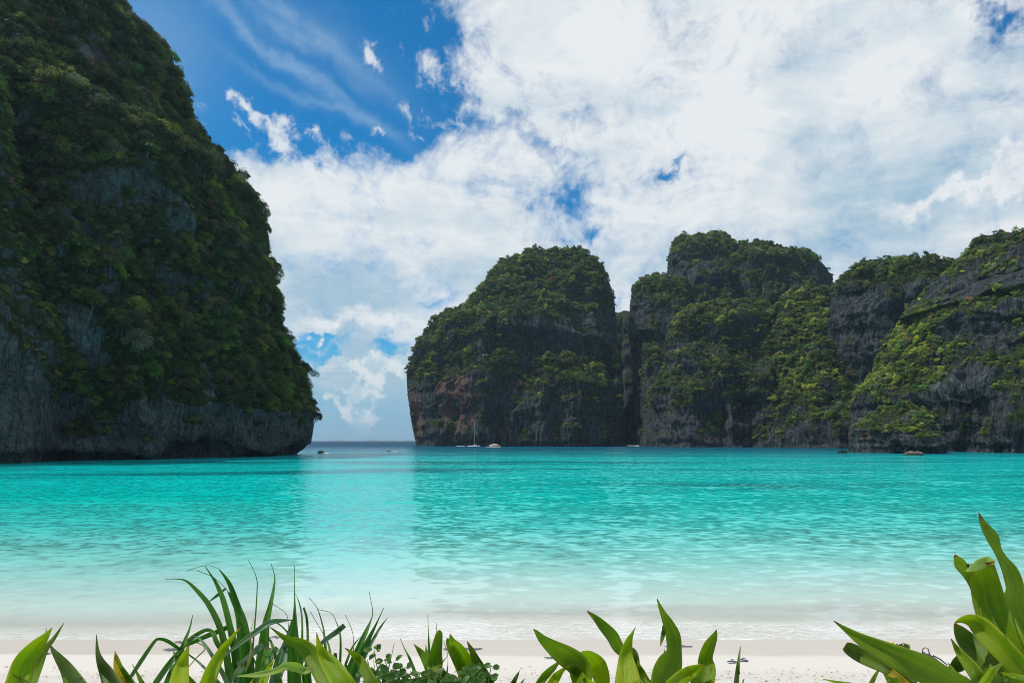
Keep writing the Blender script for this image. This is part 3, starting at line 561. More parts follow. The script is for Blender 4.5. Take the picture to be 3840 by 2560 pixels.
def scatter(parts, density, rmin, rmax, kind, name, label, thr=.42, keep=0, view=None, bright=1.0):
    Pp, Nn, Sz, Tn, Sl = [], [], [], [], []
    for p in parts:
        cen, nrm, area, vf, lf = p['cen'], p['nrm'], p['area'], p['vf'], p['lf']
        tocam = -cen/np.linalg.norm(cen, axis=1)[:, None]
        facing = (nrm*tocam).sum(1)
        pr = area*density*np.clip((vf-thr)/.25, 0, 1)*(facing > -.35)*(cen[:, 2] > 5)
        pxx, pyy = project(cen); pr = pr*((pxx > -260) & (pxx < 4100) & (pyy > -260))
        cnt = rng.poisson(pr); idx = np.repeat(np.arange(len(cen)), cnt)
        quad = p['V'][p['F'][idx]]; wv = rng.dirichlet((1, 1, 1, 1), len(idx)); pos = (quad*wv[..., None]).sum(1)
        sz = rng.uniform(0, 1, len(idx))**2.2*(rmax-rmin)+rmin
        sz *= np.clip(.55+.6*(vf[idx]-thr)*1.2, .45, 1.15)
        pos = pos+nrm[idx]*(sz*rng.uniform(.05, .55, len(idx)))[:, None]
        lfi = np.clip(lf[idx], 0, 1)
        pk = np.where(rng.uniform(size=len(idx)) < lfi, rng.choice(len(PAL), len(idx), p=PWL/PWL.sum()), rng.choice(len(PAL), len(idx), p=PW/PW.sum()))
        Pp.append(pos); Nn.append(nrm[idx]); Sz.append(sz); Tn.append(PAL[pk]*rng.uniform(.8, 1.25, (len(idx), 1))*bright); Sl.append(lfi)
    Pp, Nn, Sz, Tn = map(np.concatenate, (Pp, Nn, Sz, Tn))
    up = Nn*.6+np.array([0, 0, .9])+rng.normal(size=Nn.shape)*.12; up /= np.linalg.norm(up, axis=1)[:, None]
    rot = np.stack([rng.uniform(-.2, .2, len(Pp)), np.arccos(np.clip(up[:, 2], -1, 1)), np.arctan2(up[:, 1], up[:, 0])], 1)
    scl = Sz[:, None]*rng.uniform(.8, 1.2, (len(Pp), 3)); idx = rng.integers(0, 4, len(Pp))
    chosen = []
    if keep:
        dist = np.linalg.norm(Pp, axis=1); pxx, pyy = project(Pp)
        tocam = -Pp/dist[:, None]; ok = ((Nn*tocam).sum(1) > .1) & (pxx > 5) & (pxx < 3830) & (pyy > 10)
        if view: ok &= view(pxx, pyy)
        score = np.where(ok, Sz/dist, 0); chosen = np.argsort(-score)[:keep]
    mask = np.ones(len(Pp), bool); mask[chosen] = False
    me = bpy.data.meshes.new(name); me.vertices.add(mask.sum()); me.vertices.foreach_set('co', Pp[mask].astype(np.float32).ravel())
    for an, t, val in (('rot', 'FLOAT_VECTOR', rot), ('scl', 'FLOAT_VECTOR', scl)):
        at = me.attributes.new(an, t, 'POINT'); at.data.foreach_set('vector', val[mask].astype(np.float32).ravel())
    at = me.attributes.new('idx', 'INT', 'POINT'); at.data.foreach_set('value', idx[mask].astype(np.int32))
    at = me.attributes.new('tint', 'FLOAT_COLOR', 'POINT'); at.data.foreach_set('color', np.concatenate([Tn[mask], np.ones((mask.sum(), 1))], 1).astype(np.float32).ravel())
    o = link(name, me, kind='stuff', label=label, category='forest')
    md = o.modifiers.new('scatter', 'NODES'); md.node_group = SG[kind]
    print(name, label[:40], len(Pp))
    return [(Pp[k], rot[k], scl[k], Tn[k], Sz[k]) for k in chosen]
def tree_at(pos, rot, scl, tint, label, group, v):
    r = bpy.data.objects.new('tree', None); COL.objects.link(r); r.empty_display_size = .5
    r.location = pos; r.rotation_euler = rot; r.scale = scl
    r['label'] = label; r['category'] = 'tree'
    if group: r['group'] = group
    for nm, me in (('crown', crown_o[v]), ('trunk', trunk_o[v])):
        c = bpy.data.objects.new(nm, me); COL.objects.link(c); c.parent = r
        if nm == 'crown': c.color = (*[float(q) for q in tint], 1)
    return r
def tone(t):
    r_, g_, b_ = t; v = r_+g_+b_
    if r_ > g_*1.02: return 'brownish'
    if b_ > .55*g_: return 'greyish silver green' if r_ > .06 else 'dull green'
    if r_ > .75*g_: return 'yellow green' if v > .25 else 'olive green'
    if r_ < .53*g_: return 'fresh green'
    return 'dark green' if v < .15 else 'mid green'
def place(p, wide):
    a, b = project(np.array(p)); v = ['top edge', 'upper part', 'middle height', 'lower part', 'foot'][int(np.clip(b/340, 0, 4))]
    if wide: v = [', landward side', ', left of centre', ', right of centre', ', near the seaward skyline'][int(np.clip((a-100-b*.05)/(280), 0, 3))]
    return v
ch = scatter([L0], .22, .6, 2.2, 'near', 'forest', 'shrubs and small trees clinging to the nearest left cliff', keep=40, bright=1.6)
for k, (p, ro, s_, t_, z_) in enumerate(ch): tree_at(p, ro, s_, t_, f'{tone(t_)} shrub, {place(p, 0)} of the nearest left cliff', 'trees on the nearest left cliff', k % 3)
ch = scatter([L1], .20, .9, 4.3, 'near', 'forest', 'dense dark jungle covering the tall left cliff', keep=230, thr=.34, bright=1.3, view=lambda x, y: x > 260-(y < 300)*200)
for k, (p, ro, s_, t_, z_) in enumerate(ch): tree_at(p, ro, s_, t_, f'{tone(t_)} tree, {place(p, 0)} of the tall left cliff{place(p, 1)}', 'trees on the tall left cliff', k % 3)
scatter([A1, A2, A3], .11, 1.1, 4.4, 'far', 'forest', 'dark green forest over the round topped dome across the bay', thr=.36, bright=1.65)
scatter([B1, B2, B2b, B3, B3b, B4, B5], .11, 1.0, 4.2, 'far', 'forest', 'forest on the double humped ridge and in its bright gully', thr=.36, bright=1.75)
scatter([C1], .08, 1.1, 4.2, 'far', 'forest', 'forest on the crest of the lower dark rock wall', bright=1.5)
scatter([D1, D2, D3], .2, .7, 2.7, 'far', 'forest', 'yellow green shrubs and trees on the right hand cliff', thr=.38, bright=2.2)
# trees that the photograph sets apart by colour
def on_mass(p, px, py):
    cen = p['cen']; a, b = project(cen); f = (p['nrm']*-cen).sum(1) > 0
    dd = (a-px)**2+(b-py)**2+np.where(f, 0, 1e9); k = dd.argmin(); return cen[k], p['nrm'][k]
for (p, px, py, rad, tint, lab) in [
        (L1, 1060, 1450, 4.4, (.075, .15, .03), 'bright green tree low on the tall left cliff near its seaward edge'),
        (L1, 968, 1290, 2.6, (.26, .22, .03), 'small yellow tree on the right part of the tall left cliff'),
        (L1, 800, 1165, 4.6, (.16, .15, .05), 'large olive and yellow crown in the middle of the tall left cliff'),
        (L1, 808, 1215, 3.6, (.07, .15, .03), 'fresh green tree just below the large olive yellow crown'),
        (L1, 730, 1275, 3.2, (.20, .18, .07), 'pale yellow speckled tree left of the fresh green tree'),
        (L1, 690, 1120, 3.4, (.14, .17, .06), 'light green tree up and left of the large olive yellow crown'),
        (L1, 890, 1230, 3.2, (.15, .10, .07), 'brownish pink tree between the fresh green tree and the yellow tree'),
        (L0, 150, 860, 2.8, (.22, .21, .05), 'pale yellow tree on the rim of the nearest left cliff'),
        (L0, 30, 60, 4.0, (.14, .16, .03), 'sunlit yellow green tree in the upper left corner of the photo'),
        (A1, 2080, 1060, 7.0, (.15, .055, .03), 'rust red tree high on the round topped dome'),
        (A2, 1950, 1440, 5.0, (.20, .075, .05), 'small reddish tree above the pale buttress of the dome'),
        (D1, 3700, 1620, 3.6, (.11, .16, .02), 'bright green tree growing alone low on the right hand cliff'),
        (B4, 2690, 1550, 6.0, (.11, .15, .02), 'yellow green tree above the pale fluted rock of the ridge')]:
    c, nn = on_mass(p, px, py); u = Vector(nn)*.75+Vector((0, 0, .75)); u.normalize()
    c = c+nn*rad*.45
    tree_at(c, (0, math.acos(u.z), math.atan2(u.y, u.x)), (rad, rad, rad*.9), tint, lab, None, 0)
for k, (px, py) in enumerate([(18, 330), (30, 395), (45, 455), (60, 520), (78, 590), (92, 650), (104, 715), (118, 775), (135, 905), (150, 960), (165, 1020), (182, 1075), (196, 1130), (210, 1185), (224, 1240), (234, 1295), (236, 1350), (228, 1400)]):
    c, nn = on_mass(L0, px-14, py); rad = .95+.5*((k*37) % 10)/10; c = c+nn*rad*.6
    tree_at(c, (0, .5, math.atan2(nn[1], nn[0])), (rad, rad, rad), (.20+.03*(k % 3), .25, .035+.02*(k % 2)), f'sunlit yellow green shrub on the right rim of the nearest left cliff, {place(c, 0)}', 'sunlit shrubs along the right rim of the nearest left cliff', k % 3)  # brighter leaf tint paints the sunlit rim into the colour
# leaning silhouette trees on the skyline of the tall cliff
for (px, py, yy, rad, tint, lab) in [(855, 630, 300, 2.9, (.05, .06, .03), 'leaning tree against the sky halfway down the left cliff ridge'),
                                     (1003, 870, 302, 2.3, (.05, .06, .03), 'small tree against the sky below the leaning ridge tree'),
                                     (1186, 1570, 300, 3.2, (.05, .07, .03), 'tree hanging over the sea at the foot of the left cliff')]:
    tree_at(((px-CX)/F*yy, yy, H+(HY-py)/F*yy), (0, .5, 0), (rad, rad, rad), tint, lab, None, 1)

# ------------------------------------------------------------------ far islands, rocks, boats
m_isl, g, surf = material('far_island'); gp = g.n('ShaderNodeNewGeometry')
surf(g.sh('ShaderNodeBsdfDiffuse', Color=g.mix(g.noise(S(g, gp.outputs['Position']), .004, 5), (.03, .05, .03), (.08, .09, .06))))
for (a, b, ht, lab) in [(1255, 1292, 7, 'faint low islet on the horizon, leftmost of four'), (1362, 1430, 8, 'faint blue island on the horizon with the widest hump'), (1436, 1492, 6.5, 'faint blue island on the horizon right of the widest one'), (1505, 1560, 6, 'faint low island on the horizon beside the dome cliff')]:
    yc = 22000; x0, x1 = (a-CX)/F*yc, (b-CX)/F*yc; n_ = 60
    u = np.linspace(0, 1, n_); prof = (np.sin(u*math.pi)**.7)*(.6+.5*np.abs(fbm(u*5+a, 0, 0, 4)))
    prof = prof*ht/F*yc
    vv = np.linspace(-1, 1, 13)
    Xg = (x0+(x1-x0)*u)[None, :]+0*vv[:, None]; Yg = yc+vv[:, None]*600+0*Xg; Zg = prof[None, :]*(1-vv[:, None]**2)-3
    Zg = Zg*(1+.25*fbm(Xg/150, Yg/150, 1, 3))
    link('far_island', mesh_from('far_island', np.stack([Xg, Yg, Zg], -1).reshape(-1, 3), grid_faces(13, n_), m_isl), kind='structure', label=lab)
def boulder(name, px, py, wpx, hpx, lab, mat, seed):
    y = F*H/(py-HY); x = (px-CX)/F*y; a = wpx/F*y*.5; hh = hpx/F*y
    nu_, nv_ = 36, 18; th = np.linspace(0, 2*math.pi, nu_, endpoint=False); ph = np.linspace(-.5, math.pi/2, nv_)
    T, Pp = np.meshgrid(th, ph); X = np.cos(T)*np.cos(Pp)**.8; Y = np.sin(T)*np.cos(Pp)**.8; Zz = np.sin(Pp)
    dd = 1+.38*fbm(X*1.4+seed, Y*1.4, Zz*1.4, 4, .6)
    V = np.stack([x+X*a*dd, y+Y*a*.7*dd, Zz*hh*dd], -1)
    o = link(name, mesh_from(name, V.reshape(-1, 3), grid_faces(nv_, nu_, True), mat, False, {k: np.full(nu_*nv_, q) for k, q in (('veg', 0), ('warm', .3), ('pale', .3))}))
    o['label'] = lab; o['category'] = 'rock'; return o
m_pale, g, surf = material('bleached_rock'); gp = g.n('ShaderNodeNewGeometry'); P = S(g, gp.outputs['Position'])
surf(g.sh('ShaderNodeBsdfPrincipled', Base_Color=g.mix(g.noise(P, .8, 5, .6), (.22, .17, .12), (.50, .45, .38)), Roughness=.9, Normal=g.bump(g.noise(P, 2, 5), 1.0, .4)))
boulder('rock', 1204, 1699, 26, 9, 'small dark rock breaking the surface off the tall left cliff', m_rock_near, 1)
boulder('rock', 1462, 1692, 22, 4, 'low dark rock awash in the middle of the bay mouth', m_rock_near, 5)
boulder('rock', 1855, 1675.5, 38, 11, 'pale rock at the waterline below the dome cliff', m_pale, 2)
m_brown, g, surf = material('brown_rock'); gp = g.n('ShaderNodeNewGeometry'); P = S(g, gp.outputs['Position'])
surf(g.sh('ShaderNodeBsdfPrincipled', Base_Color=g.mix(g.noise(P, .8, 5, .6), (.06, .05, .04), (.22, .17, .12)), Roughness=.9, Normal=g.bump(g.noise(P, 2, 5), 1.0, .4)))
boulder('rock', 3425, 1706, 60, 16, 'brown rock slab at the foot of the right hand cliff', m_brown, 3)
boulder('rock', 3160, 1698.5, 30, 12, 'low broken rock where the dark wall meets the right hand cliff', m_rock_far, 4)
m_foam, g, surf = material('sea_foam'); surf(g.sh('ShaderNodeBsdfDiffuse', Color=(.8, .82, .82)))
def foam_strip(px, py, wpx, dpx, lab, seed):
    y = F*H/(py-HY); x = (px-CX)/F*y; a = wpx/F*y*.5; n_ = 40
    u = np.linspace(-1, 1, n_); wd = dpx/F/H*y*y*.5*np.sqrt(np.clip(1-u*u, 0, 1))*(.6+.6*np.abs(fbm(u*4+seed, 0, 0, 3)))
    X = x+u*a; V = np.stack([np.stack([X, y-wd, X*0+.03], -1), np.stack([X, y+0*wd, X*0+.12*np.sqrt(np.clip(1-u*u, 0, 1))+.03], -1), np.stack([X, y+wd, X*0+.03], -1)])
    o = link('foam', mesh_from('foam', V.reshape(-1, 3), grid_faces(3, n_), m_foam)); o['kind'] = 'stuff'; o['label'] = lab; o['category'] = 'foam'
foam_strip(1222, 1699.5, 24, 1.2, 'white foam beside the small dark rock', 1)
foam_strip(3255, 1695, 34, 1.6, 'white foam line at the foot of the right hand cliff', 2)
foam_strip(1850, 1677, 60, 1.2, 'white foam round the pale rock under the dome', 3)
foam_strip(1474, 1692.5, 30, .9, 'white foam beside the rock awash', 4)
def simple(name, col, rough=.5, spec=.5):
    m, g, surf = material(name); gp = g.n('ShaderNodeNewGeometry'); P = S(g, gp.outputs['Position'])
    surf(g.sh('ShaderNodeBsdfPrincipled', Base_Color=g.mix(g.noise(P, 6, 4), tuple(q*.85 for q in col), tuple(min(1, q*1.1) for q in col)), Roughness=rough, Specular_IOR_Level=spec)); return m
m_white = simple('white_paint', (.72, .74, .76), .4); m_alu = simple('mast_alloy', (.55, .62, .64), .35); m_blue = simple('blue_canvas', (.05, .12, .3), .8)
def hull_mesh(L, B, hh, mat):
    n_ = 24; u = np.linspace(0, 1, n_); bw = B*.5*np.where(u < .35, .75+.25*u/.35, np.sqrt(np.clip(1-((u-.35)/.65)**2.2, 0, 1))); sheer = hh*(1+.25*(u-.3)**2*2)
    rows = []
    for k, (s, zz) in enumerate([(-1, 1), (-.96, .5), (-.7, 0), (0, -.35), (.7, 0), (.96, .5), (1, 1), (.8, 1.02), (0, 1.05), (-.8, 1.02)]):
        rows.append(np.stack([(u-.5)*L, s*bw, np.where(zz > .9, sheer*zz, hh*zz)], -1))
    V = np.stack(rows)
    Fc = grid_faces(10, n_); last = np.array([(9*n_+j, 9*n_+j+1, j+1, j) for j in range(n_-1)])
    return mesh_from('hull', V.reshape(-1, 3), np.concatenate([Fc, last]), mat)
def box_mesh(name, x0, x1, y0, y1, z0, z1, mat, taper=.12):
    t = taper; V = [(x0, y0, z0), (x1, y0, z0), (x1, y1, z0), (x0, y1, z0), (x0+t, y0+t, z1), (x1-t*3, y0+t, z1), (x1-t*3, y1-t, z1), (x0+t, y1-t, z1)]
    me = mesh_from(name, V, [(0, 1, 2, 3), (7, 6, 5, 4), (0, 4, 5, 1), (1, 5, 6, 2), (2, 6, 7, 3), (3, 7, 4, 0)], mat, False)
    return me
yb = 690.0
b_ = bpy.data.objects.new('sailboat', None); COL.objects.link(b_); b_.location = ((1780-CX)/F*yb, yb, .05); b_.rotation_euler = (0, 0, R(168))
b_['label'] = 'white sailing yacht with a very tall bare mast under the dome cliff'; b_['category'] = 'sailboat'
hz = 26.5
link('hull', hull_mesh(11, 3.2, .9, m_white), b_); link('cabin', box_mesh('cabin', -2, 2, -.9, .9, .9, 1.4, m_white), b_)
link('mast', join_tubes('mast', [([(.4, 0, .8), (.4, 0, hz*.5), (.4, 0, hz)], [.16, .15, .12])], m_alu, 8), b_)
link('boom', join_tubes('boom', [([(.4, 0, 2.0), (-3.8, 0, 2.1)], [.12, .1])], m_alu), b_)
link('stay', join_tubes('stay', [([(.4, 0, hz-.5), (5.3, 0, 1.1)], [.03, .03]), ([(.4, 0, hz-.5), (-5.2, 0, 1.1)], [.03, .03])], m_alu, 4), b_)
for (px, wpx, lab) in [(1727, 30, 'low white motor boat moored at the foot of the dome cliff'), (1759, 16, 'small white and blue dinghy between the motor boat and the mast')]:
    q = bpy.data.objects.new('motor_boat', None); COL.objects.link(q); q.location = ((px-CX)/F*yb, yb+2, .05); q['label'] = lab; q['category'] = 'boat'
    Lb = wpx/F*yb
    link('hull', hull_mesh(Lb, Lb*.3, .8, m_white), q); link('canopy', box_mesh('canopy', -Lb*.25, Lb*.15, -.6, .6, .82, 1.25, m_blue), q)
# strip of sand in the cleft behind the bay
xb = np.linspace((2352-CX)/F*735, (2440-CX)/F*735, 30); vb = np.linspace(0, 1, 8)
Xg, Vg = np.meshgrid(xb, vb); Yg = 722+Vg*30+3*np.sin(Xg*.4); Zg = -.3+Vg*2.2
link('cove_sand', mesh_from('cove_sand', np.stack([Xg, Yg, Zg], -1).reshape(-1, 3), grid_faces(8, 30), m_sand), kind='structure', label='thin strip of sand in the dark cleft right of the dome')

# ------------------------------------------------------------------ things on the beach
def at_ground(px, py):
    y = 16.0
    for _ in range(30): y = F*(H-float(ground_z(np.array(0.), np.array(y))))/(py-HY)*.5+y*.5
    return (px-CX)/F*y, y, float(ground_z(np.array(0.), np.array(y)))
m_rub = simple('dark_rubber', (.05, .10, .16), .7); m_strap = simple('strap_rubber', (.02, .035, .05), .6)
sh_out = [(-.13, -.028), (-.10, -.04), (-.03, -.036), (.04, -.045), (.10, -.046), (.13, -.02), (.133, .012), (.11, .044), (.05, .048), (-.02, .038), (-.09, .04), (-.13, .022)]
def flipflop(px, py, rz, lab):
    x, y, z = at_ground(px, py)
    q = bpy.data.objects.new('flip_flop', None); COL.objects.link(q); q.location = (x, y, z+.025); q.rotation_euler = (R(-8), R(5), rz); q['label'] = lab; q['category'] = 'flip flop'; q['group'] = 'pair of flip flops on the sand'
    n_ = len(sh_out); V = [(a, b, 0) for a, b in sh_out]+[(a, b, .022) for a, b in sh_out]
    import bmesh
    bm = bmesh.new(); vs = [bm.verts.new(v) for v in V]
    bm.faces.new(vs[:n_][::-1]); bm.faces.new(vs[n_:])
    for k in range(n_): bm.faces.new((vs[k], vs[(k+1) % n_], vs[n_+(k+1) % n_], vs[n_+k]))
    me = bpy.data.meshes.new('sole'); bm.to_mesh(me); bm.free(); me.materials.append(m_rub); link('sole', me, q)
    link('strap', join_tubes('strap', [([(.075, 0, .02), (.06, 0, .055), (.0, -.03, .06), (-.04, -.045, .02)], [.006, .008, .009, .008]), ([(.06, 0, .055), (.0, .03, .06), (-.04, .045, .02)], [.008, .009, .008])], m_strap, 6), q)
flipflop(2745, 2484, R(12), 'left flip flop of the pair lying on the bare sand')
flipflop(2786, 2478, R(-6), 'right flip flop of the pair, half behind the thin leaf')
m_dark = simple('painted_shadow', (.10, .12, .14), .8)  # dark colour that paints cast shadows onto the sand
def flat_patch(px, py, wpx, hpx, lab, seed, name='shadow_patch', cat='shadow_patch'):  # flat dark strip standing in for the shadow of an unseen thing
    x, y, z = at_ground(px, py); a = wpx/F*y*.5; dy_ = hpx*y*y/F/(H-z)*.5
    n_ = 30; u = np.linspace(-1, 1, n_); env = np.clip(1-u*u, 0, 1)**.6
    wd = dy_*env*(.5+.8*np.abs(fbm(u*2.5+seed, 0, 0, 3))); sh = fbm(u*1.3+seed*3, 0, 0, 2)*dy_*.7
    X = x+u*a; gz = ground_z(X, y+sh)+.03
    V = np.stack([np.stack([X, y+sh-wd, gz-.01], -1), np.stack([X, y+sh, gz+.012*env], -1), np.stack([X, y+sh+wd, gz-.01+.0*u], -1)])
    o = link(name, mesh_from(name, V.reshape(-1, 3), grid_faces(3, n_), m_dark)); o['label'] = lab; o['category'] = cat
flat_patch(1735, 2434, 150, 14, 'long blue grey painted shadow streak on the sand behind the round tipped leaf', 1)
flat_patch(2545, 2424, 105, 12, 'dark painted shadow streak on the sand behind the tall curled lily leaf', 2)
flat_patch(1030, 2390, 70, 16, 'dark painted shadow patch at the water edge behind the grass', 3)
flat_patch(640, 2436, 50, 15, 'dark blue grey painted shadow patch left of the bent grass blade', 4)
flat_patch(676, 2408, 46, 9, 'small dark painted shadow patch on the wet sand left of the grass', 5)
flat_patch(172, 2452, 34, 10, 'small grey painted shadow beside the yellow green leaf at left', 6)
flat_patch(2062, 2467, 46, 5, 'thin grey painted shadow streak left of the drooping lily leaf', 7)
# litter of twigs and leaf scraps
LV, LF = [], []
for k in range(900):
    y = random.uniform(14.8, 16.8)+abs(random.gauss(0, .25)); x = random.uniform(-13, 13); L = random.uniform(.01, .04)*random.choice([1, 1, 1.8]); a = random.gauss(0, .5); w_ = L*random.uniform(.1, .35)
    z = float(ground_z(np.array(x), np.array(y)))+.035; o = len(LV); ca_, sa_ = math.cos(a)*L, math.sin(a)*L; nx, ny = -math.sin(a)*w_, math.cos(a)*w_
    LV += [(x-ca_, y-sa_, z-.01), (x+nx, y+ny, z+.008), (x+ca_, y+sa_, z), (x-nx, y-ny, z-.005)]; LF.append((o, o+3, o+2, o+1))
m_lit, g, surf = material('beach_litter'); gp = g.n('ShaderNodeNewGeometry')
surf(g.sh('ShaderNodeBsdfDiffuse', Color=g.ramp(g.noise(S(g, gp.outputs['Position']), 1.7, 2), [(.35, (.20, .14, .09)), (.5, (.36, .27, .18)), (.65, (.5, .42, .32))])))
link('beach_litter', mesh_from('beach_litter', LV, LF, m_lit, False), kind='stuff', label='brown twigs and leaf scraps strewn over the trampled sand', category='litter')

# ------------------------------------------------------------------ foreground plants
def plant_material(name, c0, c1, edge, tip, trans=.56, vein=17.0):
    m, g, surf = material(name); tc = g.n('ShaderNodeTexCoord'); u, v, _ = g.sep(S(g, tc.outputs['UV']))
    gp = g.n('ShaderNodeNewGeometry'); P = S(g, gp.outputs['Position'])
    n_ = g.noise(g.xyz(u*3.0, v*1.2, 0.0), 2.2, 4, .6); pn = g.noise(P, 5, 4, .6)
    col = g.mix(g.ss(pn*.6+n_*.4, .38, .64), c0, c1)
    vs = g.math('SINE', u*vein*6.283)*.5+.5
    au = g.math('ABSOLUTE', u-.5)*2.0
    col = g.mix(vs*.55, col, g.mix(1.0, col, (.62, .66, .5), 'MULTIPLY'))
    col = g.mix(g.ss(au, .86, 1.0)*.7, col, edge)
    col = g.mix(g.ss(au, .07, .0)*.35, col, g.mix(1.0, col, (.5, .55, .4), 'MULTIPLY'))
    col = g.mix(g.ss(v+(n_-.5)*.10, .93, .99), col, tip)
    spots = g.ss(g.noise(P, 22, 4, .65), .64, .72)*.7
    col = g.mix(spots, col, tip)
    nb_ = g.bump(vs, .25, .003)
    pr = g.sh('ShaderNodeBsdfPrincipled', Base_Color=col, Roughness=.46, Specular_IOR_Level=.35, Normal=nb_)
    tl = g.sh('ShaderNodeBsdfTranslucent', Color=g.mix(1.0, col, (1.9, 2.0, .7), 'MULTIPLY'))
    surf(g.mixsh(trans, pr, tl)); return m
MAT = {
 'G': plant_material('lily_leaf_green', (.155, .250, .012), (.245, .335, .016), (.28, .30, .04), (.20, .10, .05)),
 'D': plant_material('lily_leaf_dark', (.095, .175, .016), (.155, .25, .02), (.24, .20, .08), (.20, .10, .05), .38),
 'Y': plant_material('lily_leaf_yellow_green', (.24, .36, .012), (.36, .42, .015), (.42, .34, .03), (.35, .16, .05)),
 'O': plant_material('lily_leaf_yellow', (.40, .34, .03), (.55, .45, .07), (.5, .28, .05), (.30, .12, .06)),
 'L': plant_material('lily_leaf_pale', (.30, .40, .12), (.36, .46, .16), (.36, .4, .14), (.3, .2, .1)),
 'B': plant_material('grass_blade', (.07, .21, .025), (.12, .29, .03), (.12, .2, .03), (.14, .12, .05), .5, 5.0),
 'U': plant_material('grass_blade_underside', (.13, .25, .15), (.18, .31, .18), (.12, .2, .1), (.14, .12, .05), .35, 5.0),
 'T': plant_material('dry_blade', (.35, .30, .12), (.45, .38, .18), (.3, .25, .12), (.25, .15, .08), .3, 4.0)}
REG = {1: (0, 2100, 2.94), 2: (700, 2100, 2.94), 3: (1300, 2200, 2.94), 4: (1950, 2150, 2.767), 5: (2700, 2200, 3.36), 6: (3040, 1860, 2.24)}
def catmull(P, n_):
    P = np.array(P, float); m_ = len(P)
    if m_ == 2: P = np.stack([P[0], P.mean(0), P[1]]); m_ = 3
    Q = np.concatenate([[2*P[0]-P[1]], P, [2*P[-1]-P[-2]]]); t = np.linspace(0, m_-1-1e-6, n_); out = []
    for tt in t:
        k = int(tt); f = tt-k; p0, p1, p2, p3 = Q[k:k+4]
        out.append(.5*((2*p1)+(-p0+p2)*f+(2*p0-5*p1+4*p2-p3)*f*f+(-p0+3*p1-3*p2+p3)*f**3))
    return np.array(out)
def leaf(parent, reg, pts, depth, mat, fold=.35, roll=0.0, lean=0.0, root=None, name='leaf', wave=0.0, label=None):
    """pts run from the base to the tip: (x, y, width) as measured; depth is the real distance of the base in metres"""
    ox, oy, s = REG[reg]
    if pts[0][1] < pts[-1][1]: pts = pts[::-1]
    pp = [((x/s+ox-CX)/F, (HY-(y/s+oy))/F, w_/s/F) for x, y, w_ in pts]
    n_ = 30; C = catmull(pp, n_)
    u = np.linspace(0, 1, n_); dd = depth+lean*u+.05*np.sin(u*5+depth*9)
    hw = np.maximum(C[:, 2]*.5, .0003)
    if mat in 'GDYO': hw = hw*1.14
    if root is not None:            # carry the blade on down to the ground
        k_ = 6; b0 = C[0].copy(); gx, gy = root
        gz = float(ground_z(np.array(gx), np.array(gy)))
        ext = []
        for q in range(k_):
            f = q/k_; x = gx*(1-f)+b0[0]*dd[0]*f; yv = gy*(1-f)+dd[0]*f; z = (gz-H)*(1-f)**1.2+b0[1]*dd[0]*(1-(1-f)**1.2)
            ext.append((x/yv, z/yv, hw[0]*2*(.45+.55*f), yv))
        E = np.array(ext); C = np.concatenate([E[:, :3], C]); dd = np.concatenate([E[:, 3], dd]); hw = np.concatenate([E[:, 2]*.5, hw]); n_ = len(C); u = np.linspace(0, 1, n_)
    T = np.gradient(C[:, :2], axis=0); T /= np.linalg.norm(T, axis=1)[:, None]+1e-9
    Wd = np.stack([-T[:, 1], T[:, 0]], 1)
    cols = np.linspace(-1, 1, 7); V, UV = [], []
    for i in range(n_):
        for c in cols:
            wv = 1+wave*math.sin(i*.9+c*2)*.12
            xx = C[i, 0]+Wd[i, 0]*hw[i]*c*wv; zz = C[i, 1]+Wd[i, 1]*hw[i]*c*wv
            y = dd[i]+(1-abs(c))*fold*hw[i]*2*dd[i]+roll*c*hw[i]*dd[i]+wave*hw[i]*dd[i]*abs(c)*.5*math.sin(i*.7+c)
            V.append((xx*y, y, H+zz*y)); UV.append(((c+1)/2, u[i]))
    me = mesh_from(name, V, grid_faces(n_, 7), MAT[mat], True, None, UV)
    me.attributes.new('edge', 'FLOAT', 'POINT')
    o = link(name, me, parent)
    if label: o['label'] = label
    sol = o.modifiers.new('thickness', 'SOLIDIFY'); sol.thickness = .0012; sol.offset = 0
    return o
def clump(name, lab, cat, x, y, group=None):
    q = bpy.data.objects.new(name, None); COL.objects.link(q); q.empty_display_size = .2
    q['label'] = lab; q['category'] = cat
    if group: q['group'] = group
    return q
def clump_leaves(q, root, items):
    for it in items:
        reg, pts, depth, mat = it[:4]; kw = it[4] if len(it) > 4 else {}
        leaf(q, reg, pts, depth, mat, root=None if kw.pop('noroot', False) else (root[0]+random.uniform(-.05, .05), root[1]+random.uniform(-.04, .04)), **kw)
LG = 'strap leaved lilies along the foreground'
q = clump('lily_plant', 'broad yellow green strap leaves in the lower left corner', 'lily', 0, 0, LG)
clump_leaves(q, (-1.38, 2.05), [
 (1, [(330, 1420, 90), (420, 1180, 80), (500, 980, 60), (600, 850, 35), (703, 690, 3)], 2.06, 'G', dict(roll=.5)),
 (1, [(180, 1420, 250), (260, 1150, 215), (400, 960, 150), (500, 840, 70), (575, 740, 4)], 2.0, 'Y', dict(roll=-.5, fold=.2)),
 (1, [(500, 1000, 12), (505, 880, 20), (508, 745, 3)], 2.12, 'Y', dict(noroot=True)),
 (1, [(130, 1240, 4), (190, 1290, 18), (270, 1330, 40), (360, 1380, 50)], 1.95, 'D', dict(noroot=True))])
q = clump('lily_plant', 'dark green strap leaf curving to a point beside the lower left corner', 'lily', 0, 0, LG)
clump_leaves(q, (-1.0, 2.1), [(1, [(860, 1440, 240), (750, 1220, 150), (650, 1080, 90), (590, 1000, 50), (550, 930, 6)], 2.05, 'D', dict(roll=.7, fold=.3))])
q = clump('lily_plant', 'dark pointed lily leaf with a yellowed leaf behind it, left of the grass', 'lily', 0, 0, LG)
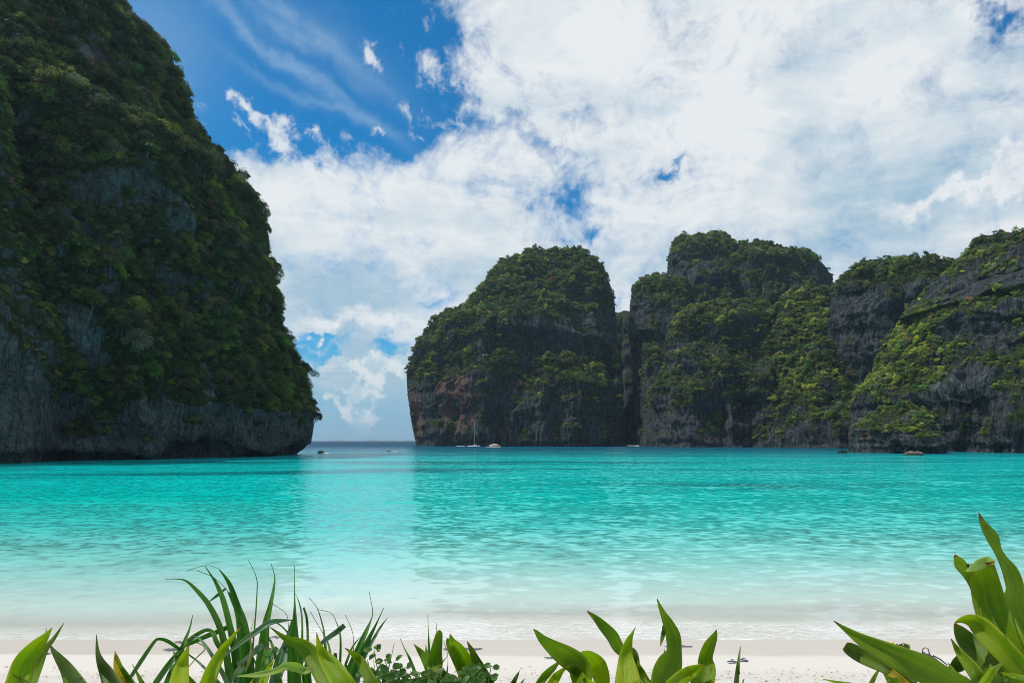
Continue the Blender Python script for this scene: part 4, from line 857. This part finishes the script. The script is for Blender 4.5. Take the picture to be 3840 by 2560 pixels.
clump_leaves(q, (-.86, 2.15), [
 (1, [(1370, 1430, 130), (1320, 1250, 110), (1290, 1120, 70), (1268, 995, 5)], 2.15, 'O', dict(fold=.2)),
 (1, [(1270, 1440, 220), (1180, 1250, 150), (1110, 1120, 85), (1075, 1000, 40), (1062, 820, 3)], 2.05, 'D', dict(roll=.6)),
 (1, [(1480, 1420, 100), (1400, 1280, 60), (1330, 1170, 40), (1260, 1060, 4)], 2.1, 'G'),
 (1, [(1600, 1420, 60), (1540, 1300, 40), (1500, 1220, 20), (1455, 1140, 2)], 2.2, 'G')])
q = clump('grass_clump', 'tall clump of arching long green blades rising over the shallows at left', 'grass', 0, 0)
B = []
def bl(pts, depth, mat='B', **kw): B.append((2, pts, depth, mat, kw))
bl([(480, 1400, 75), (440, 1050, 80), (370, 750, 72), (250, 500, 60), (120, 340, 45), (-8, 225, 22), (-120, 207, 6), (-238, 205, 2)], 2.5, roll=.8)
bl([(560, 1400, 90), (530, 1000, 85), (470, 700, 70), (400, 430, 60), (330, 260, 40), (280, 180, 20), (200, 60, 3)], 2.52, roll=.6)
bl([(650, 1400, 230), (640, 1000, 180), (610, 700, 125), (560, 520, 85), (490, 300, 52), (430, 190, 32), (355, 95, 6)], 2.6, roll=-.7)
bl([(355, 95, 5), (280, 62, 4), (190, 60, 3), (90, 85, 3), (0, 118, 2)], 2.6, noroot=True)
bl([(800, 1400, 150), (840, 1000, 125), (870, 720, 85), (920, 500, 50), (955, 330, 30), (970, 180, 10), (930, 35, 3)], 2.45, roll=.5)
bl([(720, 1050, 20), (760, 600, 14), (775, 350, 10), (775, 220, 8), (730, 90, 4), (680, 0, 2)], 2.7)
bl([(650, 850, 40), (640, 650, 26), (622, 570, 20)], 2.7, noroot=True)
bl([(1190, 1400, 160), (1180, 1000, 135), (1190, 700, 60), (1190, 450, 16), (1186, 200, 6), (1190, 60, 2)], 2.5, roll=.4)
bl([(1265, 1100, 30), (1275, 750, 20), (1262, 560, 16), (1230, 440, 8), (1200, 370, 2)], 2.6)
bl([(1330, 1250, 80), (1335, 900, 30), (1325, 650, 26), (1290, 520, 22)], 2.62)
bl([(1000, 1300, 90), (1080, 1050, 85), (1120, 850, 60), (1165, 650, 16)], 2.65, 'U')
bl([(940, 1350, 70), (1010, 1100, 70), (1100, 880, 50)], 2.7, 'U')
bl([(370, 1090, 14), (480, 1000, 34), (650, 870, 52), (830, 740, 64), (930, 680, 60), (1060, 662, 34), (1160, 655, 6)], 2.35, 'U', noroot=True, roll=.5)
bl([(560, 1150, 40), (700, 1050, 52), (800, 960, 70), (850, 930, 60)], 2.3, 'U', noroot=True)
bl([(790, 1380, 70), (850, 1180, 80), (900, 960, 80)], 2.32, 'B')
bl([(850, 1180, 70), (930, 1060, 70), (1000, 960, 56)], 2.4, 'U', noroot=True)
bl([(1390, 990, 26), (1550, 860, 50), (1650, 790, 58), (1740, 715, 52)], 2.55, 'U', noroot=True)
bl([(1250, 1150, 30), (1330, 1050, 30), (1400, 980, 30)], 2.55, 'U', noroot=True)
bl([(1540, 1100, 34), (1520, 850, 25), (1500, 720, 16), (1440, 530, 6), (1350, 410, 2)], 2.6)
bl([(1690, 1200, 28), (1695, 850, 20), (1650, 680, 8), (1590, 580, 4), (1450, 540, 2)], 2.6)
bl([(1590, 1050, 26), (1560, 920, 20), (1500, 800, 6), (1360, 560, 2)], 2.65)
bl([(1130, 850, 10), (1120, 700, 6), (1090, 580, 4), (950, 480, 2)], 2.65, noroot=True)
bl([(1110, 790, 20), (1040, 720, 18), (950, 660, 4)], 2.6, noroot=True)
bl([(1010, 1300, 50), (980, 1060, 34), (930, 900, 28), (885, 825, 4)], 2.4)
bl([(540, 1320, 52), (450, 1100, 60), (330, 900, 56), (285, 790, 44), (200, 770, 36), (50, 850, 30), (-60, 960, 18)], 2.45, 'B', roll=.6)
bl([(-20, 945, 30), (180, 850, 50), (380, 770, 52), (480, 720, 46)], 2.55, 'B', noroot=True)
bl([(-60, 960, 14), (50, 870, 30), (180, 780, 40), (250, 765, 24)], 2.5, 'U', noroot=True)
bl([(460, 1390, 60), (400, 1250, 54), (250, 1000, 40), (150, 870, 24), (80, 830, 8)], 2.4, 'U', noroot=True)
bl([(390, 1390, 40), (250, 1240, 36), (130, 1120, 24), (0, 1020, 14)], 2.5, 'U', noroot=True)
bl([(240, 460, 6), (330, 390, 30), (430, 310, 24)], 2.65, noroot=True)
bl([(460, 360, 14), (430, 310, 6), (300, 190, 4), (110, 110, 2)], 2.66, noroot=True)
bl([(600, 735, 10), (560, 600, 30), (460, 350, 20)], 2.66, noroot=True)
bl([(740, 650, 3), (705, 800, 8), (710, 950, 16), (690, 1100, 32), (645, 1230, 4)], 2.2, 'T', noroot=True)
bl([(30, 870, 10), (200, 960, 12), (100, 1080, 12), (0, 1200, 8)], 2.7, 'T', noroot=True)
bl([(240, 1380, 40), (350, 1200, 26), (400, 1060, 10)], 2.5)
bl([(1580, 1060, 50), (1630, 1100, 60), (1640, 1020, 30)], 2.5, 'U', noroot=True)
B += [(1, [(1430, 1300, 36), (1560, 1100, 46), (1690, 910, 34), (1750, 865, 30), (1850, 890, 42), (1990, 985, 34)], 2.35, 'B', dict(noroot=True, roll=.5)),
      (1, [(1700, 1370, 64), (1850, 1160, 62), (1980, 1000, 46), (2120, 845, 10)], 2.4, 'B', dict(roll=.5)),
      (1, [(1950, 1180, 80), (1990, 1020, 60), (2040, 880, 40), (2090, 750, 20), (2125, 600, 3)], 2.45, 'B', {}),
      (1, [(1830, 1400, 90), (1900, 1200, 60), (1930, 1140, 20)], 2.45, 'B', {}),
      (1, [(1975, 1130, 50), (1930, 1040, 30), (1910, 990, 6)], 2.4, 'B', dict(noroot=True))]
clump_leaves(q, (-.72, 2.6), B)
q = clump('lily_plant', 'large twisted lily leaves crossing in front of the tall grass clump', 'lily', 0, 0, LG)
clump_leaves(q, (-.35, 1.9), [
 (1, [(1960, 1460, 220), (1990, 1250, 165), (2030, 1080, 90), (2085, 930, 5)], 1.95, 'Y', dict(roll=.4)),
 (2, [(200, 1450, 160), (290, 1200, 130), (380, 1020, 90), (470, 890, 50), (598, 730, 3)], 1.9, 'Y', dict(roll=-.5)),
 (2, [(1650, 1480, 220), (1560, 1330, 215), (1450, 1150, 195), (1330, 990, 165), (1230, 920, 120), (1090, 860, 60), (920, 735, 4)], 1.95, 'G', dict(roll=.5, lean=.1)),
 (2, [(1800, 1480, 230), (1720, 1350, 220), (1620, 1200, 195), (1530, 1070, 140), (1465, 950, 60), (1432, 795, 4)], 1.85, 'Y', dict(roll=-.4)),
 (2, [(2080, 1420, 110), (1990, 1250, 110), (1920, 1120, 95), (1850, 1040, 60), (1745, 965, 4)], 1.9, 'G', {}),
 (2, [(550, 1275, 6), (800, 1255, 60), (980, 1215, 64), (1100, 1165, 90), (1200, 1175, 105), (1300, 1210, 85), (1390, 1200, 30)], 1.8, 'L', dict(noroot=True, roll=.8, wave=.4)),
 (2, [(820, 1400, 90), (870, 1280, 70), (920, 1170, 40), (965, 1090, 3)], 1.85, 'Y', {}),
 (2, [(690, 1380, 30), (735, 1300, 3)], 1.85, 'O', dict(noroot=True)),
 (2, [(520, 1420, 70), (560, 1250, 80), (620, 1165, 70)], 2.1, 'U', {})])
q = clump('grass_clump', 'small fan of upright thin blades right of the tall grass clump', 'grass', 0, 0)
clump_leaves(q, (-.28, 2.6), [
 (2, [(1700, 1400, 60), (1850, 1060, 62), (1960, 820, 50), (2030, 660, 16), (2050, 560, 8), (2010, 340, 2)], 2.5, 'B', dict(roll=.5)),
 (2, [(1760, 1400, 60), (1900, 1080, 66), (2000, 880, 50), (2100, 680, 16), (2175, 520, 4)], 2.52, 'B', dict(roll=-.5)),
 (2, [(1820, 1400, 60), (1960, 1050, 50), (2080, 830, 32), (2140, 730, 20), (2215, 630, 3)], 2.54, 'U', {}),
 (2, [(1750, 1150, 30), (1830, 950, 18), (1920, 840, 3)], 2.6, 'B', {}),
 (2, [(1870, 1400, 50), (1910, 1200, 40), (1935, 1050, 10)], 2.5, 'U', {}),
 (2, [(1840, 1000, 8), (1830, 800, 5), (1750, 600, 2)], 2.62, 'B', {}),
 (2, [(2080, 1380, 8), (2075, 1200, 5), (2050, 1060, 2)], 2.62, 'T', {})])
q = clump('lily_plant', 'round tipped lily leaf and pointed leaves growing out of the small leaved shrub', 'lily', 0, 0, LG)
clump_leaves(q, (.02, 2.1), [
 (3, [(900, 1060, 60), (915, 920, 90), (885, 810, 100), (820, 720, 60), (742, 628, 5)], 2.15, 'G', dict(roll=-.4)),
 (3, [(960, 1060, 60), (955, 960, 105), (975, 850, 145), (985, 720, 115), (1005, 600, 88), (1020, 510, 62), (1022, 475, 16)], 2.05, 'G', dict(roll=.5)),
 (3, [(1370, 1060, 150), (1335, 940, 190), (1280, 800, 170), (1215, 680, 130), (1165, 600, 70), (1138, 512, 4)], 2.1, 'Y', dict(roll=.5, fold=.3)),
 (3, [(1290, 960, 110), (1220, 800, 100), (1160, 680, 90), (1125, 600, 56), (1103, 560, 4)], 2.13, 'G', dict(noroot=True)),
 (3, [(1570, 1080, 110), (1530, 1000, 110), (1470, 890, 100), (1415, 780, 75), (1370, 680, 45), (1328, 598, 5)], 2.05, 'D', dict(roll=.5)),
 (3, [(1120, 1060, 100), (1060, 940, 60), (1030, 870, 20)], 2.1, 'D', {}),
 (3, [(910, 800, 40), (905, 600, 18), (900, 450, 6), (895, 300, 2)], 2.4, 'B', {}),
 (3, [(885, 760, 30), (878, 700, 20), (873, 635, 6)], 2.3, 'G', dict(noroot=True)),
 (3, [(995, 520, 8), (990, 450, 5), (990, 400, 2)], 2.3, 'B', dict(noroot=True)),
 (3, [(760, 960, 40), (700, 800, 28), (640, 680, 12), (590, 570, 3)], 2.4, 'B', {}),
 (3, [(1040, 860, 6), (1070, 810, 10), (1115, 750, 3)], 2.3, 'G', dict(noroot=True)),
 (3, [(1100, 980, 26), (1115, 850, 6), (1110, 730, 3), (1070, 600, 2)], 2.5, 'B', {}),
 (3, [(440, 980, 24), (480, 820, 8), (525, 620, 2)], 2.5, 'B', {})])
q = clump('lily_plant', 'two short lily tips just showing left of the big drooping leaves', 'lily', 0, 0, LG)
clump_leaves(q, (.32, 2.2), [(3, [(1830, 1070, 50), (1870, 990, 35), (1908, 918, 3)], 2.2, 'D', {}), (3, [(1920, 1070, 30), (1960, 1005, 3)], 2.2, 'G', {})])
q = clump('lily_plant', 'lily with a long drooping leaf reaching left and a curled yellowing leaf', 'lily', 0, 0, LG)
clump_leaves(q, (.62, 2.1), [
 (4, [(680, 1150, 90), (670, 1060, 140), (620, 960, 190), (530, 890, 205), (430, 825, 180), (330, 755, 130), (235, 680, 80), (175, 610, 40), (140, 572, 4)], 2.0, 'G', dict(roll=.5, lean=-.1)),
 (4, [(850, 1170, 140), (840, 1060, 155), (790, 950, 180), (720, 870, 130), (660, 835, 70), (618, 822, 12)], 2.08, 'Y', dict(roll=.4)),
 (4, [(180, 1170, 70), (260, 1060, 72), (340, 980, 56), (400, 920, 20)], 2.1, 'G', {}),
 (4, [(320, 1160, 90), (370, 1080, 85), (430, 1010, 45), (480, 975, 16)], 2.05, 'Y', {}),
 (4, [(640, 1170, 150), (600, 1070, 130), (550, 1000, 90), (470, 975, 20)], 1.95, 'G', {}),
 (4, [(500, 950, 50), (440, 920, 46), (385, 890, 10)], 2.15, 'O', dict(noroot=True)),
 (4, [(740, 1170, 100), (690, 1110, 60), (640, 1060, 8)], 1.9, 'Y', {})])
q = clump('lily_plant', 'upright broad leaved lily with one long leaf arching to the left, lower centre', 'lily', 0, 0, LG)
clump_leaves(q, (.92, 2.1), [
 (4, [(1190, 1170, 60), (1170, 1000, 80), (1110, 850, 95), (1020, 760, 105), (960, 650, 112), (880, 560, 96), (790, 465, 58), (697, 385, 10)], 2.15, 'G', dict(roll=-.4)),
 (4, [(1200, 1000, 60), (1195, 900, 80), (1160, 810, 80), (1100, 760, 20)], 2.12, 'D', dict(noroot=True)),
 (4, [(1120, 1170, 260), (1110, 1000, 195), (1100, 850, 125), (1130, 700, 66), (1165, 620, 26), (1198, 555, 3)], 2.0, 'Y', dict(roll=.3, fold=.25)),
 (4, [(1310, 1170, 120), (1270, 1040, 70), (1235, 950, 30), (1218, 875, 3)], 2.0, 'G', {})])
q = clump('lily_plant', 'tall lily with a twisted leaf whose folded edge hangs down, right of centre', 'lily', 0, 0, LG)
clump_leaves(q, (1.2, 2.05), [
 (4, [(1470, 1180, 200), (1500, 1050, 235), (1560, 920, 230), (1600, 800, 140), (1590, 650, 135), (1540, 520, 100), (1490, 420, 58), (1450, 330, 30), (1422, 255, 3)], 2.0, 'G', dict(roll=-.5)),
 (4, [(1484, 540, 16), (1490, 590, 34), (1478, 660, 36), (1456, 750, 3)], 1.98, 'D', dict(noroot=True)),
 (4, [(1500, 830, 20), (1497, 785, 3)], 2.1, 'D', dict(noroot=True)),
 (4, [(1880, 1180, 230), (1930, 1000, 180), (1925, 880, 130), (1960, 760, 112), (2010, 660, 68), (2040, 580, 4)], 2.05, 'G', dict(roll=.4)),
 (4, [(1560, 1190, 150), (1680, 1080, 140), (1790, 1010, 115), (1905, 940, 8)], 1.9, 'Y', dict(roll=.3)),
 (4, [(1390, 1180, 60), (1330, 1110, 40), (1290, 1070, 4)], 2.1, 'D', {})])
q = clump('lily_plant', 'single thin leaf with a brown tip standing in front of the flip flops', 'lily', 0, 0, LG)
clump_leaves(q, (1.0, 2.6), [(4, [(2240, 1180, 50), (2258, 1000, 38), (2275, 850, 20), (2287, 750, 4)], 2.4, 'D', {}), (4, [(2262, 1060, 10), (2272, 1030, 20), (2278, 1005, 3)], 2.4, 'D', dict(noroot=True)), (4, [(2305, 1160, 10), (2320, 1100, 10), (2330, 1090, 3)], 2.4, 'D', dict(noroot=True))])
q = clump('lily_plant', 'big glossy lily filling the lower right corner with folded broad leaves', 'lily', 0, 0, LG)
clump_leaves(q, (1.75, 1.9), [
 (6, [(1900, 1500, 330), (1850, 1250, 280), (1765, 1050, 215), (1700, 900, 175), (1720, 780, 140), (1680, 640, 120), (1620, 540, 76), (1570, 450, 62), (1530, 350, 92), (1450, 230, 52), (1412, 135, 4)], 2.05, 'G', dict(roll=-.5, lean=.05)),
 (6, [(1820, 1560, 260), (1720, 1400, 290), (1630, 1220, 285), (1560, 1050, 265), (1500, 880, 245), (1470, 750, 225), (1450, 640, 200), (1440, 560, 170)], 1.9, 'G', dict(roll=.4, fold=.25)),
 (6, [(1300, 628, 10), (1370, 600, 60), (1420, 570, 90), (1490, 545, 80), (1545, 560, 30)], 1.86, 'L', dict(noroot=True, roll=.6, fold=.1, label='pale folded over leaf end')),
 (6, [(1440, 1040, 14), (1400, 880, 36), (1360, 740, 56), (1310, 640, 76), (1250, 560, 84), (1212, 492, 14)], 1.98, 'G', dict(noroot=True)),
 (6, [(1330, 620, 46), (1320, 580, 30), (1310, 570, 6)], 1.95, 'D', dict(noroot=True)),
 (6, [(1880, 1600, 120), (1780, 1460, 150), (1640, 1310, 165), (1520, 1190, 165), (1420, 1090, 145), (1340, 1040, 90), (1260, 1040, 40), (1210, 1065, 8)], 1.85, 'Y', dict(roll=.6)),
 (6, [(1590, 1600, 160), (1500, 1450, 175), (1400, 1310, 175), (1310, 1210, 140), (1250, 1130, 90), (1210, 1070, 16)], 1.9, 'D', dict(roll=-.5)),
 (6, [(1760, 1450, 60), (1650, 1330, 130), (1560, 1200, 100), (1480, 1060, 10)], 1.95, 'D', dict(noroot=True)),
 (6, [(1150, 1460, 20), (1230, 1420, 110), (1320, 1340, 110), (1380, 1250, 40)], 2.1, 'D', dict(noroot=True)),
 (6, [(1450, 1610, 100), (1400, 1510, 105), (1320, 1400, 90), (1240, 1300, 50), (1180, 1195, 4)], 1.8, 'G', dict(roll=.4)),
 (6, [(1230, 1500, 20), (1190, 1440, 16), (1150, 1395, 3)], 1.8, 'G', dict(noroot=True)),
 (6, [(1430, 1610, 80), (1520, 1480, 62), (1580, 1425, 30), (1635, 1378, 4)], 1.7, 'Y', {}),
 (6, [(1590, 1478, 8), (1680, 1500, 30), (1810, 1530, 40)], 1.75, 'Y', dict(noroot=True)),
 (6, [(1660, 1580, 20), (1630, 1520, 26), (1590, 1480, 6)], 1.8, 'D', dict(noroot=True))])
q = clump('lily_plant', 'long lily leaf sweeping left over a browned yellow leaf, lower right', 'lily', 0, 0, LG)
clump_leaves(q, (1.45, 1.75), [
 (6, [(1330, 1620, 140), (1150, 1540, 170), (950, 1450, 205), (760, 1370, 185), (600, 1290, 140), (430, 1205, 90), (300, 1120, 40), (193, 1045, 5)], 1.75, 'G', dict(roll=.4, fold=.3)),
 (6, [(860, 1610, 60), (750, 1510, 72), (620, 1430, 95), (500, 1370, 112), (400, 1320, 112), (320, 1275, 90), (288, 1255, 60)], 1.82, 'D', dict(roll=.5)),
 (6, [(860, 1620, 40), (760, 1535, 46), (640, 1462, 60), (540, 1415, 60), (480, 1395, 16)], 1.80, 'O', dict(noroot=True, label='yellowed lower edge of the leaf')),
 (6, [(490, 1610, 40), (540, 1510, 30), (588, 1425, 3)], 1.7, 'G', {}),
 (6, [(740, 1620, 110), (680, 1540, 80), (600, 1450, 12)], 1.78, 'Y', {}),
 (6, [(340, 1590, 50), (230, 1562, 24), (100, 1532, 3)], 1.7, 'Y', dict(noroot=True))])
# seed head of the shore plant and the dark bag beyond it
m_stub = simple('green_stub', (.10, .17, .03), .6); m_fruit = simple('yellow_fruit', (.55, .48, .08), .5); m_bag = simple('dark_nylon', (.035, .05, .065), .6); m_berry = simple('green_berry', (.16, .27, .03), .5)
def W3(reg, x, y, d_):
    ox, oy, s = REG[reg]; return Vector(((x/s+ox-CX)/F*d_, d_, H+(HY-(y/s+oy))/F*d_))
q = clump('seed_head', 'spiky green seed head with a small yellow fruit above the long sweeping leaf', 'seed head', 0, 0)
for k in range(13):
    a, b = W3(6, 800+random.uniform(-20, 30), 1320, 1.95), W3(6, 690+k*12+random.uniform(-8, 8), 1215+abs(k-6)*5+random.uniform(0, 25), 1.95+random.uniform(-.04, .04))
    link('spike', join_tubes('spike', [([a, a.lerp(b, .6), b], [.0016, .0026, .0024])], m_stub, 6), q)
def ball(name, c, r_, mat, parent):
    nu_, nv_ = 14, 9; th = np.linspace(0, 2*math.pi, nu_, endpoint=False); ph = np.linspace(-math.pi/2, math.pi/2, nv_); T, Pp = np.meshgrid(th, ph)
    V = np.stack([c[0]+r_*np.cos(T)*np.cos(Pp), c[1]+r_*np.sin(T)*np.cos(Pp), c[2]+r_*.92*np.sin(Pp)], -1)
    return link(name, mesh_from(name, V.reshape(-1, 3), grid_faces(nv_, nu_, True), mat), parent)
ball('fruit', W3(6, 680, 1237, 1.95), .0072, m_fruit, q); ball('fruit', W3(6, 806, 1242, 1.97), .005, m_fruit, q)
link('stem', join_tubes('stem', [([W3(6, 900, 1620, 1.95)+Vector((0, 0, -.9)), W3(6, 860, 1450, 1.95), W3(6, 810, 1320, 1.95)], [.012, .01, .007]), ([W3(6, 790, 1290, 1.95), W3(6, 730, 1260, 1.95), W3(6, 690, 1240, 1.95)], [.002, .002, .002])], m_stub, 6), q)
x, y, z = at_ground(3484, 2490)
q = bpy.data.objects.new('bag', None); COL.objects.link(q); q.location = (x, y, z); q.rotation_euler = (0, 0, R(-6))
q['label'] = 'dark grey bag with a raised handle lying on the sand at the right'; q['category'] = 'bag'
nu_ = 40; u = np.linspace(-1, 1, nu_); vv = np.linspace(0, math.pi, 12)
U, Vv = np.meshgrid(u, vv); hgt = np.interp(U, [-1, -.6, -.3, 0, .4, 1], [.04, .12, .30, .27, .17, .02]); dep = .2*np.sqrt(np.clip(1-U**4, 0, 1))
bx = U*.36; by = np.cos(Vv)*dep; bz = np.sin(Vv)**.7*hgt*(1+.15*fbm(U*3, Vv*2, 0, 3))
link('body', mesh_from('body', np.stack([bx, by, bz], -1).reshape(-1, 3), grid_faces(12, nu_), m_bag), q)
link('handle', join_tubes('handle', [([(-.17, 0, .24), (-.15, 0, .40), (-.09, 0, .43), (-.03, 0, .41), (.02, 0, .25)], [.014]*5)], m_bag, 8), q)
link('strap', join_tubes('strap', [([(.05, -.08, .26), (.18, -.17, .2), (.30, -.18, .10), (.40, -.1, .03)], [.02, .018, .016, .012])], m_strap, 6), q)
# small leaved shrub with round green fruit
q = clump('shrub', 'low shrub with small paired leaves and round green fruit in front of the lilies', 'shrub', 0, 0)
stems, LVs, LFs = [], [], []
base = Vector((-.12, 2.2, 4.3)); rs = random.Random(5)
def leaflet(c, dirv, L, wd):
    dirv = dirv.normalized(); n_ = Vector((rs.uniform(-.6, .6), -.6+rs.uniform(-.5, .5), rs.uniform(.2, 1))).normalized(); sd = dirv.cross(n_).normalized(); n2 = sd.cross(dirv)
    o = len(LVs)
    for f, k in ((0, .0), (.25, .8), (.6, 1), (.88, .6), (1, 0)):
        p = c+dirv*L*f-n2*(f-.5)**2*L*.25; LVs.extend([tuple(p-sd*wd*k+n2*wd*k*.3), tuple(p), tuple(p+sd*wd*k+n2*wd*k*.3)])
    for k in range(4):
        a = o+k*3; LFs.extend([(a, a+1, a+4, a+3), (a+1, a+2, a+5, a+4)])
tips = [(3, 300, 690, .9), (3, 420, 800, 1), (3, 520, 820, 1), (3, 640, 880, 1), (3, 230, 800, .9), (3, 450, 960, 1), (3, 560, 980, 1), (3, 700, 980, 1), (3, 800, 960, 1), (3, 980, 950, 1), (3, 900, 1010, 1), (3, 1060, 1000, 1), (3, 1240, 1010, 1), (3, 1330, 960, 1), (3, 1430, 900, 1), (3, 1500, 890, 1), (3, 1590, 890, .6), (3, 1420, 1000, 1),
        (3, 1180, 1040, 1), (3, 760, 1060, 1), (3, 620, 1070, 1), (3, 1300, 1050, 1), (3, 1480, 980, 1), (3, 380, 1040, 1), (3, 1010, 1060, 1), (3, 860, 1080, 1), (3, 1380, 1080, 1), (3, 500, 1080, 1)]
tips = tips+[(3, a_[1]+rs.uniform(-70, 70), max(a_[2], 900)+rs.uniform(0, 110), 1) for a_ in tips*2]
for (rg, tx, ty, k_) in tips:
    tip = W3(rg, tx, ty, 2.0+rs.uniform(-.08, .1)); mid = base.lerp(tip, .6)+Vector((rs.uniform(-.05, .05), rs.uniform(-.05, .05), -.06)); pts = catmull([tuple(base), tuple(mid), tuple(tip)], 14)
    stems.append(([tuple(p) for p in pts[::2]]+[tuple(pts[-1])], list(np.linspace(.005, .0012, 8))))
    for i in range(6, 14):
        p = Vector(pts[i]); tdir = (Vector(pts[min(i+1, 13)])-Vector(pts[i-1])).normalized()
        for s_ in (-1, 1, 1.5, -1.4):
            side = tdir.cross(Vector((0, 1, 0))).normalized()*s_+tdir*.4+Vector((0, rs.uniform(-.7, .4), rs.uniform(-.3, .3)))
            leaflet(p+side*.004, side, rs.uniform(.016, .028), rs.uniform(.006, .010))
link('stem', join_tubes('stem', stems, m_stub, 5), q)
m_small = plant_material('shrub_leaf', (.04, .11, .03), (.10, .20, .04), (.08, .16, .04), (.2, .2, .05), .4, 1.0)
link('foliage', mesh_from('foliage', LVs, LFs, m_small, True, None, np.tile(np.array([.3, .5]), (len(LVs), 1))), q, kind='stuff')
for (rg, bx_, by_, br) in [(3, 314, 660, .0085), (3, 350, 698, .0075), (3, 352, 826, .0105), (3, 300, 735, .007)]:
    ball('fruit', W3(rg, bx_, by_, 1.98), br*.62, m_berry, q)

# ------------------------------------------------------------------ sea haze
HZ = [(-16000, -60, -9.5), (14000, 30000, 420)]
(x0, y0, z0), (x1, y1, z1) = HZ
me = mesh_from('haze', [(x0, y0, z0), (x1, y0, z0), (x1, y1, z0), (x0, y1, z0), (x0, y0, z1), (x1, y0, z1), (x1, y1, z1), (x0, y1, z1)], [(3, 2, 1, 0), (4, 5, 6, 7), (0, 1, 5, 4), (1, 2, 6, 5), (2, 3, 7, 6), (3, 0, 4, 7)], None, False)
m_hz = bpy.data.materials.new('sea_haze'); m_hz.use_nodes = True; m_hz.node_tree.nodes.clear()
vo = m_hz.node_tree.nodes.new('ShaderNodeVolumePrincipled'); vo.inputs['Color'].default_value = (.55, .80, 1, 1); vo.inputs['Density'].default_value = 6e-5; vo.inputs['Anisotropy'].default_value = .3
oo = m_hz.node_tree.nodes.new('ShaderNodeOutputMaterial'); m_hz.node_tree.links.new(vo.outputs[0], oo.inputs['Volume'])
me.materials.append(m_hz)
link('haze', me, kind='stuff', label='thin blue sea haze over the bay and the horizon', category='haze')
